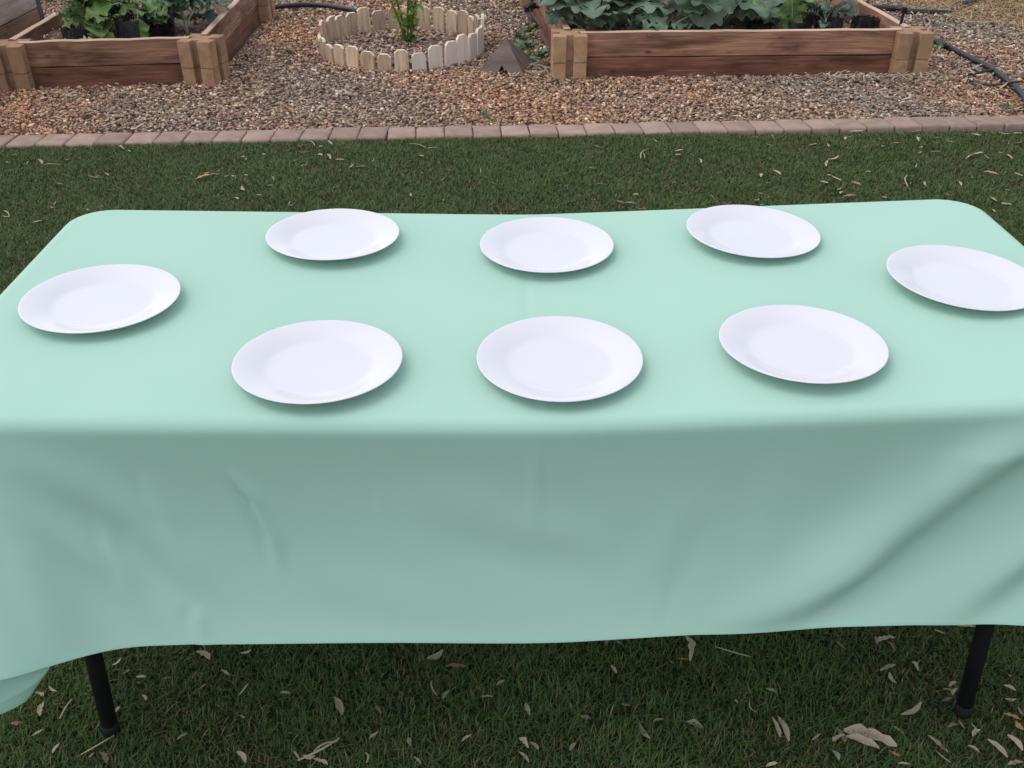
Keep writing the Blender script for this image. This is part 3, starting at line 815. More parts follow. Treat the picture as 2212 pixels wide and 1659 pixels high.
# wooden pyramid
pyr = thing('wooden_pyramid', 'small dark wooden pyramid with a notched front beside the picket ring', 'garden ornament', (0.041, 4.405, 0), radians(-20))
s, hgt, tk = 0.15, 0.190, 0.012
apex = Vector((-0.012, -0.02, hgt))
cor = [Vector((-s, -s, 0)), Vector((s, -s, 0)), Vector((s, s, 0)), Vector((-s, s, 0))]
def slab(pts, name):
    n_ = (pts[1]-pts[0]).cross(pts[2]-pts[0]).normalized()
    m_ = len(pts); V = list(pts)+[p-n_*tk for p in pts]
    F = [tuple(range(m_)), tuple(range(2*m_-1, m_-1, -1))]+[(i, i+m_, (i+1) % m_+m_, (i+1) % m_) for i in range(m_)]
    return obj(name, mesh(name, V, F, [M['pyramid']]), pyr)
def on_front(t, h):   # point on the front face: t along the base, h up towards the apex
    return (cor[0].lerp(cor[1], t)).lerp(apex, h)
for i in range(1, 4):
    a, b_ = cor[i]+(Vector((0, 0.0, 0))), cor[(i+1) % 4]
    slab([a, b_, apex], 'side_panel')
slab([on_front(0, 0), on_front(0.42, 0), on_front(0.46, 0.20), on_front(0.50, 0.27), on_front(0.57, 0.12), on_front(0.615, 0.16), on_front(0.68, 0), on_front(1, 0), apex], 'front_panel')
obj('shade_plate', bm_mesh('shade_plate', box_bm(2*s-0.05, 2*s-0.05, 0.01, 0.001, 1), [M['hole']]), pyr, (0, 0, 0.012))  # near-black plate paints the shade seen through the notch

# hoses and drip lines
def hose(name, label, cat, pts, r_, sides=10):
    o = tube(name, smooth_path(pts, 8), r_, M['hose'], None, sides)
    return tag(o, label, cat)
hose('irrigation_hose', 'black irrigation hose running from the left bed behind the picket ring', 'hose', [(-2.0, 6.02, .03), (-1.703, 6.174, .028), (-1.516, 6.251, .03), (-1.335, 6.226, .028), (-1.066, 6.029, .026), (-0.85, 5.78, .02), (-0.6, 5.62, .012)], 0.017)
hose('irrigation_hose', 'thick black hose curving over the gravel right of the right bed', 'hose', [(2.62, 5.6, .025), (2.76, 5.15, .03), (2.831, 4.807, .035), (2.86, 4.508, .03), (2.888, 4.212, .026), (2.857, 3.884, .026), (2.80, 3.60, .026), (2.72, 3.40, .02), (2.70, 3.35, .005)], 0.0185)
hose('irrigation_hose', 'short black hose lying in the golden straw', 'hose', [(3.49, 5.97, .045), (3.66, 6.15, .05), (3.86, 6.36, .055), (4.2, 6.6, .05)], 0.024)
hose('irrigation_hose', 'black hose leading from behind the right bed to the straw', 'hose', [(2.55, 6.0, .03), (2.943, 5.92, .03), (3.009, 5.819, .03), (3.13, 5.775, .03), (3.253, 5.761, .028), (3.36, 5.80, .012)], 0.02)
hose('drip_line', 'thin upper drip tube branching off the thick black hose', 'drip tube', [(2.875, 4.14, .036), (2.80, 4.12, .03), (2.74, 4.10, .024), (2.675, 4.075, .022)], 0.007, 7)
hose('drip_line', 'thin lower drip tube bowing back to the thick black hose', 'drip tube', [(2.655, 4.03, .022), (2.665, 3.95, .022), (2.695, 3.88, .024), (2.76, 3.845, .03), (2.85, 3.84, .045), (2.90, 3.85, .045)], 0.006, 7)
rz = thing('irrigation_riser', 'grey plastic riser pipe with black elbow beside the right bed', 'riser pipe', (0.245, 5.55, 0))
tube('pipe', [Vector((0.02, 0, 0)), Vector((-0.02, 0.02, 0.05)), Vector((-0.055, 0.04, 0.105))], 0.017, M['riser'], rz, 10)
el = tube('elbow', [Vector((-0.05, 0.038, 0.098)), Vector((-0.06, 0.045, 0.125)), Vector((-0.03, 0.045, 0.137)), Vector((0.01, 0.045, 0.130))], [0.023, 0.026, 0.025, 0.021], M['hose'], rz, 10)
tube('nipple', [Vector((0.008, 0.045, 0.130)), Vector((0.035, 0.045, 0.122))], [0.012, 0.011], M['hose'], el, 8)
stk = thing('garden_stake', 'dark rusty stake standing behind the right corner block', 'stake', (2.352, 4.35, 0))
obj('shaft', bm_mesh('shaft', box_bm(0.016, 0.010, 0.34, 0.002), [M['hole']]), stk, (0, 0, 0.165), (0, 0.06, 0))
obj('cap', bm_mesh('cap', box_bm(0.030, 0.016, 0.022, 0.003), [M['hole']]), stk, (0.010, 0, 0.335), (0, 0.06, 0))

# black net collars round the seedlings
def collar_mesh(R_, H, seed):
    rr = random.Random(seed)
    bm = bmesh.new(); n_ = 48; m_ = 18; rows = []
    for j in range(m_+1):
        row = []
        for i in range(n_):
            a = 2*pi*i/n_; q = 1+0.04*sin(2*a+seed)+0.02*sin(5*a)
            row.append(bm.verts.new((R_*q*cos(a), R_*q*sin(a), H*j/m_+(rr.uniform(-.05, .012) if j == m_ else 0))))
        rows.append(row)
    for j in range(m_):
        for i in range(n_):
            bm.faces.new((rows[j][i], rows[j][(i+1) % n_], rows[j+1][(i+1) % n_], rows[j+1][i]))
    bmesh.ops.wireframe(bm, faces=bm.faces[:], thickness=0.0052, use_replace=True, use_boundary=True, use_even_offset=True)
    return bm_mesh('net', bm, [M['net']])
NETS = [collar_mesh(0.078, 0.17, s) for s in range(3)]
COLS = [(1.52, 4.36, 'leftmost black net collar in the right bed, half under the collards', 0.9, 0), (1.76, 4.37, 'black net collar next to the bright mustard leaf', 1, 1), (1.94, 4.38, 'black net collar in the right bed under a small kale leaf', 1.02, 2), (2.155, 4.37, 'frayed black net collar by the stake at the right corner', 1.05, 0), (1.62, 4.66, 'black net collar in the second row, behind the mustard', 1, 1), (1.98, 4.70, 'black net collar in the second row, behind the kale seedling', 1, 2),
        (-2.50, 4.46, 'black net collar near the left plank of the left bed', 1.25, 1), (-2.17, 4.42, 'tall black net collar in the middle of the left bed', 1.25, 2), (-1.99, 4.38, 'small black net collar by the crooked corner block', 0.9, 0), (-2.12, 4.75, 'black net collar behind the tall one in the left bed', 1.2, 1)]
for x, y, lab, s, k in COLS:
    o = obj('net_collar', NETS[k], None, (x, y, 0.155), (0, 0, random.uniform(0, 6)), (s, s, s*(0.74 if x > 0 else 0.5 if x < -2.4 else 0.8)))
    tag(o, lab, 'plant collar', 'black net collars in the raised beds')

# ---------------------------------------------------------------- leafy plants
def leaf_parts(L, W, pet, rise, bend, wave, lobe, cup, seed, holes=0, na=14, nc=8, ribw=0.004, nwave=5):
    """blade mesh data and rib path; leaf leaves the origin along +X, rising then drooping"""
    rr = random.Random(seed)
    path = []; x = z = 0.0; ang = rise
    tot = pet+L; n_ = 22; step = tot/n_
    for i in range(n_+1):
        path.append((x, z, ang)); x += cos(ang)*step; z += sin(ang)*step
        ang -= bend/n_*(0.5+1.0*i/n_)
    def at(s):
        f = max(0, min(n_-1e-6, s/step)); i = int(f); t = f-i
        a, b_ = path[i], path[i+1]
        return a[0]+(b_[0]-a[0])*t, a[1]+(b_[1]-a[1])*t, a[2]+(b_[2]-a[2])*t
    V, F = [], []
    ph = rr.uniform(0, 6)
    for i in range(na+1):
        t = i/na
        w = W*0.5*(sin(pi*min(1, t**0.72*0.97+0.03)))**0.75
        px, pz, pa = at(pet+L*t)
        for j in range(nc+1):
            s = -1+2*j/nc
            edge = 1+lobe*(sin(t*27+ph+(3 if s > 0 else 0))*0.6+sin(t*51+ph*2)*0.4)*abs(s)**2+rr.uniform(-lobe, lobe)*0.3*abs(s)
            y = s*w*edge
            zz = cup*abs(s)**1.5*w+wave*sin(t*nwave*2*pi/1.6+ph+(2 if s > 0 else 0))*abs(s)**1.6*(0.3+0.7*sin(pi*t))+rr.uniform(-1, 1)*wave*0.15
            V.append((px-sin(pa)*zz, y, pz+cos(pa)*zz))
    gone = set()
    for _ in range(holes):
        i, j = rr.randrange(2, na-1), rr.choice([k for k in range(nc) if k not in (nc//2, nc//2-1)])
        gone.add((i, j))
        if rr.random() < 0.4: gone.add((i+1, j))
    for i in range(na):
        for j in range(nc):
            if (i, j) in gone: continue
            a = i*(nc+1)+j; F.append((a, a+nc+1, a+nc+2, a+1))
    rp = []; rad = []
    for i in range(15):
        s = tot*0.97*i/14; px, pz, pa = at(s)
        rp.append(Vector((px+sin(pa)*0.001, 0, pz-cos(pa)*0.0005))); rad.append(ribw*(1-0.8*i/14))
    rv, rf = tube_data(rp, rad, 5)
    return (V, F), (rv, rf)
def leaf_variant(mat, ribmat, **kw):
    (V, F), (rv, rf) = leaf_parts(**kw)
    me = mesh('leaf', V, F, [mat], True)
    return me, mesh('midrib', rv, rf, [ribmat], True)
VAR = {}
VAR['collard'] = [leaf_variant(M['collard'], M['rib'], L=l_, W=w_, pet=p_, rise=r_, bend=b_, wave=0.018, lobe=0.10, cup=-0.12, seed=i*5+1, holes=3+i % 3, na=16, nc=10)
                  for i, (l_, w_, p_, r_, b_) in enumerate([(0.24, 0.19, 0.10, 0.9, 1.5), (0.28, 0.21, 0.12, 1.1, 1.9), (0.20, 0.17, 0.09, 0.6, 1.3), (0.25, 0.20, 0.13, 1.25, 1.3), (0.17, 0.14, 0.07, 0.4, 1.2), (0.30, 0.22, 0.12, 0.75, 1.7)])]
VAR['mustard'] = [leaf_variant(M['mustard'], M['rib'], L=l_, W=w_, pet=p_, rise=r_, bend=b_, wave=0.014, lobe=0.22, cup=0.1, seed=i*7+2, holes=2, na=16, nc=8, ribw=0.0035)
                  for i, (l_, w_, p_, r_, b_) in enumerate([(0.20, 0.11, 0.08, 1.2, 2.2), (0.24, 0.12, 0.10, 1.35, 2.6), (0.16, 0.10, 0.07, 0.9, 1.8)])]
VAR['kale'] = [leaf_variant(M['kale'], M['rib'], L=l_, W=w_, pet=p_, rise=r_, bend=b_, wave=0.022, lobe=0.32, cup=0.05, seed=i*11+3, holes=1, na=18, nc=8, ribw=0.0035, nwave=9)
               for i, (l_, w_, p_, r_, b_) in enumerate([(0.18, 0.12, 0.12, 1.1, 1.9), (0.22, 0.13, 0.14, 0.9, 1.7), (0.15, 0.11, 0.10, 0.6, 1.5), (0.20, 0.12, 0.12, 1.3, 2.4)])]
VAR['celery'] = [leaf_variant(M['celery'], M['rib'], L=l_, W=w_, pet=p_, rise=r_, bend=b_, wave=0.015, lobe=0.30, cup=0.05, seed=i*13+4, holes=0, na=14, nc=6, ribw=0.004, nwave=7)
                 for i, (l_, w_, p_, r_, b_) in enumerate([(0.12, 0.10, 0.16, 1.35, 1.4), (0.10, 0.09, 0.20, 1.45, 1.2), (0.14, 0.10, 0.12, 1.1, 1.7), (0.11, 0.10, 0.08, 0.8, 1.9)])]
VAR['weed'] = [leaf_variant(M['weed'], M['rib'], L=l_, W=w_, pet=p_, rise=r_, bend=b_, wave=0.008, lobe=0.25, cup=0.05, seed=i*17+5, holes=0, na=9, nc=6, ribw=0.0018, nwave=5)
               for i, (l_, w_, p_, r_, b_) in enumerate([(0.085, 0.055, 0.05, 0.9, 1.4), (0.065, 0.045, 0.06, 1.2, 1.4), (0.10, 0.06, 0.04, 0.5, 1.1)])]
def plant(kind, name, label, cat, loc, nl, smin=0.8, smax=1.15, hstem=0.05, group=None, var=None, az0=None, tilt=0.25, stem=True):
    t = thing(name, label, cat, loc, 0, group)
    rr = random.Random(int(loc[0]*1000)+int(loc[1]*77))
    if stem:
        tube('stem', [Vector((0, 0, -0.03)), Vector((0.004, 0.003, hstem*0.5)), Vector((0, 0, hstem+0.02))], [0.012, 0.010, 0.006], M['rib'], t, 6)
    for k in range(nl):
        me, rb = rr.choice(VAR[kind])
        a = (az0 if az0 is not None else rr.uniform(0, 6))+k*2.399963
        s = rr.uniform(smin, smax)*(1-0.25*k/nl)
        lf = obj('leaf', me, t, (0, 0, hstem*(0.1+0.9*k/max(1, nl-1))), (rr.uniform(-.25, .25), -rr.uniform(-0.1, 1)*tilt-0.35*k/nl, a), (s, s, s))
        obj('midrib', rb, lf)
    return t
CG = 'blue green collards in the right bed'
COLL = [(0.50, 4.56, 'collard spilling over the left plank of the right bed', 13, 1.15), (0.80, 4.60, 'collard in the front row, second from the left plank of the right bed', 13, 1.15), (1.10, 4.50, 'big chewed collard drooping onto the front plank in the middle of the row', 15, 1.25), (1.38, 4.66, 'collard in the front row next to the mustard', 12, 1.15),
        (0.55, 4.98, 'collard in the second row by the left plank of the right bed', 13, 1.15), (0.92, 5.02, 'collard in the second row behind the big chewed one', 13, 1.15), (1.32, 5.08, 'collard in the second row behind the mustard', 12, 1.15), (1.66, 4.95, 'collard in the second row behind the net collars', 10, 1.05), (2.08, 4.86, 'young collard between the net collars on the right', 8, 0.95)]
for x, y, lab, nl, sc_ in COLL:
    plant('collard', 'collard_plant', lab, 'collard', (x, y, 0.185), nl+3, 0.85*sc_, 1.12*sc_, 0.05, CG, tilt=0.12)
plant('collard', 'collard_seedling', 'low small collard leaf tuft resting on the front plank', 'collard', (0.93, 4.38, 0.185), 5, 0.55, 0.75, 0.02, CG)
plant('collard', 'collard_seedling', 'low collard seedling behind the front plank near the left corner block', 'collard', (0.64, 4.40, 0.185), 7, 0.55, 0.75, 0.02, CG)
plant('mustard', 'mustard_plant', 'bright green mustard with holed leaves between the black collars', 'mustard', (1.66, 4.42, 0.185), 7, 0.85, 1.05, 0.05)
plant('kale', 'kale_seedling', 'small kale seedling rising from a black collar in the right bed', 'kale', (1.93, 4.42, 0.22), 6, 0.6, 0.8, 0.03)
plant('celery', 'celery_plant', 'bushy bright green celery in the left bed', 'celery', (-2.38, 4.52, 0.18), 64, 1.0, 1.5, 0.06, tilt=0.45)
plant('celery', 'celery_plant', 'second celery behind the bushy one in the left bed', 'celery', (-2.55, 4.80, 0.18), 50, 1.1, 1.5, 0.06, tilt=0.4)
plant('mustard', 'mustard_plant', 'mustard leaning over the small collar in the left bed', 'mustard', (-2.08, 4.56, 0.2), 13, 0.95, 1.2, 0.05)
plant('kale', 'kale_plant', 'curly kale by the crooked corner block', 'kale', (-1.90, 4.55, 0.19), 16, 0.95, 1.25, 0.06)
plant('kale', 'kale_plant', 'curly kale by the right plank of the left bed, further back', 'kale', (-1.95, 4.92, 0.19), 15, 1.0, 1.3, 0.07)
for x, y, lab, nl, s in [(0.17, 4.62, 'leafy weed between the pyramid and the right bed', 16, 1.0), (0.235, 4.42, 'leafy weed against the corner block of the right bed', 14, 0.9), (0.13, 4.86, 'weed spreading behind the pyramid', 11, 0.9), (0.20, 5.12, 'weed by the left plank of the right bed', 9, 0.9)]:
    plant('weed', 'weed', lab, 'weed', (x, y, 0.01), nl, 0.75*s, 1.15*s, 0.05, 'weeds by the pyramid', stem=False, tilt=0.4)
plant('weed', 'weed', 'tiny weed in the gravel behind the brick edging', 'weed', (-0.10, 3.40, 0.005), 9, 0.3, 0.5, 0.005, stem=False)
plant('weed', 'weed', 'tiny weed at the right edge of the gravel by the thick hose', 'weed', (2.63, 3.42, 0.005), 10, 0.35, 0.5, 0.008, stem=False)
plant('weed', 'weed', 'tuft of weed under the hose by the right corner block', 'weed', (2.80, 4.72, 0.005), 9, 0.5, 0.75, 0.01, stem=False)
plant('weed', 'weed', 'small weed on the gravel left of the picket ring', 'weed', (-1.36, 4.78, 0.005), 10, 0.35, 0.55, 0.005, stem=False)
yl, yr = leaf_variant(M['yellow'], M['yellow'], L=0.09, W=0.07, pet=0.01, rise=0.3, bend=0.6, wave=0.012, lobe=0.2, cup=0.1, seed=9, na=8, nc=6)
for x, y, a, lab in [(-2.44, 4.22, 0.3, 'crumpled yellow leaf lying behind the front plank of the left bed')]:
    tag(obj('fallen_leaf', yl, None, (x, y, 0.215), (0.2, -0.1, a)), lab, 'leaf')

# single leaves that stand out: placed by their base, direction and the way the upper side faces
def feature_leaf(var, owner_xy, base, direc, normal, sc_=1.0):
    own = min((o for o in bpy.data.objects if o.parent is None and o.get('category') in ('collard', 'mustard', 'kale', 'celery')), key=lambda o: (o.location.x-owner_xy[0])**2+(o.location.y-owner_xy[1])**2)
    x_ = Vector(direc).normalized(); z_ = Vector(normal); z_ = (z_-x_*z_.dot(x_)).normalized(); y_ = z_.cross(x_)
    lf = obj('leaf', var[0], own, Vector(base)-own.location, Matrix((x_, y_, z_)).transposed().to_euler(), (sc_,)*3)
    obj('midrib', var[1], lf)
big1 = leaf_variant(M['collard'], M['rib'], L=0.33, W=0.24, pet=0.10, rise=0.35, bend=1.0, wave=0.022, lobe=0.14, cup=-0.15, seed=21, holes=7, na=20, nc=12, ribw=0.0055)
big2 = leaf_variant(M['collard'], M['rib'], L=0.24, W=0.19, pet=0.08, rise=0.15, bend=0.8, wave=0.02, lobe=0.12, cup=-0.12, seed=22, holes=4, na=18, nc=10, ribw=0.005)
hang = leaf_variant(M['mustard'], M['rib'], L=0.23, W=0.16, pet=0.06, rise=0.0, bend=0.3, wave=0.016, lobe=0.26, cup=0.05, seed=23, holes=8, na=20, nc=10, ribw=0.004)
pale_h = leaf_variant(M['mustard'], M['rib'], L=0.16, W=0.13, pet=0.05, rise=0.0, bend=0.5, wave=0.014, lobe=0.25, cup=0.05, seed=24, holes=0, na=14, nc=8, ribw=0.003)
cp = (1.10, 4.50)
feature_leaf(big1, cp, (1.02, 4.40, 0.25), (1, -0.08, 0.42), (-0.1, -0.75, 0.65), 1.0)
feature_leaf(big1, cp, (1.10, 4.44, 0.24), (0.75, 0.1, 0.75), (-0.3, -0.6, 0.6), 0.85)
feature_leaf(big2, cp, (0.98, 4.42, 0.33), (-0.55, -0.55, -0.55), (0.1, -0.6, 0.75), 0.62)
feature_leaf(big2, cp, (1.08, 4.40, 0.24), (0.1, -0.2, 1), (0.1, -1, 0.2), 0.8)
feature_leaf(big2, (0.50, 4.56), (0.50, 4.56, 0.38), (-0.75, -0.5, -0.25), (-0.2, -0.4, 0.9), 1.0)
feature_leaf(big2, (0.50, 4.56), (0.56, 4.50, 0.30), (-0.5, -0.35, 0.35), (-0.1, -0.6, 0.8), 0.85)
feature_leaf(big2, (0.80, 4.60), (0.78, 4.48, 0.32), (0.35, -0.5, -0.05), (0.1, -0.5, 0.85), 0.95)
feature_leaf(big2, (0.80, 4.60), (0.70, 4.50, 0.30), (-0.5, -0.6, 0.05), (0.1, -0.5, 0.85), 0.85)
feature_leaf(big2, (1.38, 4.66), (1.32, 4.52, 0.30), (0.6, -0.4, 0.2), (0.1, -0.6, 0.75), 1.0)
feature_leaf(big2, (1.38, 4.66), (1.44, 4.50, 0.36), (0.7, -0.3, -0.25), (0.2, -0.5, 0.8), 0.85)
feature_leaf(hang, (1.66, 4.42), (1.68, 4.36, 0.46), (0.15, -0.15, -1), (0.1, -1, 0.25), 1.0)
feature_leaf(hang, (1.66, 4.42), (1.62, 4.40, 0.33), (-0.8, -0.1, 0.1), (0, -0.7, 0.7), 0.7)
feature_leaf(pale_h, (-2.08, 4.56), (-2.10, 4.36, 0.37), (-0.1, -0.25, -1), (-0.1, -1, 0.35), 1.0)
feature_leaf(pale_h, (-2.08, 4.56), (-2.20, 4.40, 0.40), (-0.7, -0.2, -0.1), (0, -0.5, 0.8), 1.1)
feature_leaf(pale_h, (-2.38, 4.52), (-2.36, 4.36, 0.33), (0.1, -0.2, -0.9), (0.1, -1, 0.4), 0.8)
feature_leaf(pale_h, (-2.38, 4.52), (-2.33, 4.34, 0.28), (0.35, -0.2, -0.6), (0.1, -0.9, 0.5), 0.7)
for k in range(26):
    rr = random.Random(k)
    feature_leaf(rr.choice(VAR['celery']), (-2.38, 4.52), (rr.uniform(-2.62, -2.22), rr.uniform(4.38, 4.6), rr.uniform(0.22, 0.33)), (rr.uniform(-1, 1), rr.uniform(-1, 0.1), rr.uniform(-.2, .5)), (0, -0.4, 0.9), rr.uniform(0.6, 0.95))

# sapling in the ring
sap = thing('sapling', 'slender sapling with yellow green leaves inside the picket ring', 'sapling', (-0.617, 5.02, 0))
STEMS = [[(1.35*a, b_, c) for a, b_, c in st] for st in [[(0, 0, -.02), (-0.015, 0, .15), (-0.055, .01, .40), (-0.09, .02, .75), (-0.12, .03, 1.1)], [(0.005, .01, -.02), (0.01, .01, .18), (0.03, .01, .42), (0.06, .02, .8), (0.07, .02, 1.15)], [(-.005, 0, 0), (-0.03, -.02, .16), (-0.085, -.03, .38), (-0.14, -.02, .62)], [(.01, -.005, 0), (0.035, -.01, .16), (0.075, -.02, .40), (0.13, -.02, .7)]]]
sl1, _ = leaf_variant(M['sapling'], M['rib'], L=0.062, W=0.034, pet=0.006, rise=0.3, bend=0.7, wave=0.003, lobe=0.05, cup=0.15, seed=3, na=5, nc=4)
sl2, _ = leaf_variant(M['sapling_green'], M['rib'], L=0.065, W=0.04, pet=0.006, rise=0.3, bend=0.8, wave=0.004, lobe=0.05, cup=0.15, seed=4, na=5, nc=4)
rr = random.Random(4)
for si, st in enumerate(STEMS):
    path = smooth_path(st, 6)
    so = tube('branch', path, [0.0085*(1-0.6*i/(len(path)-1)) for i in range(len(path))], M['stem'], sap, 6)
    nlv = 44 if si < 2 else 40
    for k in range(nlv):
        f = rr.uniform(0.12, 1)
        p = path[min(len(path)-1, int(f*(len(path)-1)))]
        s = rr.uniform(0.6, 1.15)
        green = (si == 3 and f < 0.6) or rr.random() < 0.12
        obj('leaf', sl2 if green else sl1, so, p, (rr.uniform(-.6, .6), rr.uniform(-.9, .4), rr.uniform(0, 6.28)), (s, s, s))
    if si == 3:
        for k in range(22):
            z = rr.uniform(0.10, 0.30); s = rr.uniform(0.6, 1.1)
            obj('leaf', sl2, so, (0.02+z*0.14+rr.uniform(-.02, .03), -0.01+rr.uniform(-.03, .02), z), (rr.uniform(-.6, .6), rr.uniform(-.6, .9), rr.uniform(0, 6.28)), (s, s, s))

# sticks on the gravel
for pts, r_, lab in [([(2.13, 3.82, .03), (2.22, 3.885, .035), (2.31, 3.93, .035), (2.41, 3.95, .03)], 0.006, 'grey crooked twig in front of the right corner block'),
                     ([(1.36, 3.98, .025), (1.45, 3.90, .03), (1.53, 3.86, .026)], 0.005, 'thin grey twig in front of the right bed planks'),
                     ([(3.08, 4.45, .02), (3.2, 4.38, .03), (3.36, 4.30, .02)], 0.006, 'dark twig on the gravel right of the thick hose')]:
    tag(tube('twig', smooth_path(pts, 5), [r_*(0.6+0.4*sin(i)) for i in range(5*(len(pts)-1)+1)], DRY['b'], None, 6), lab, 'twig')

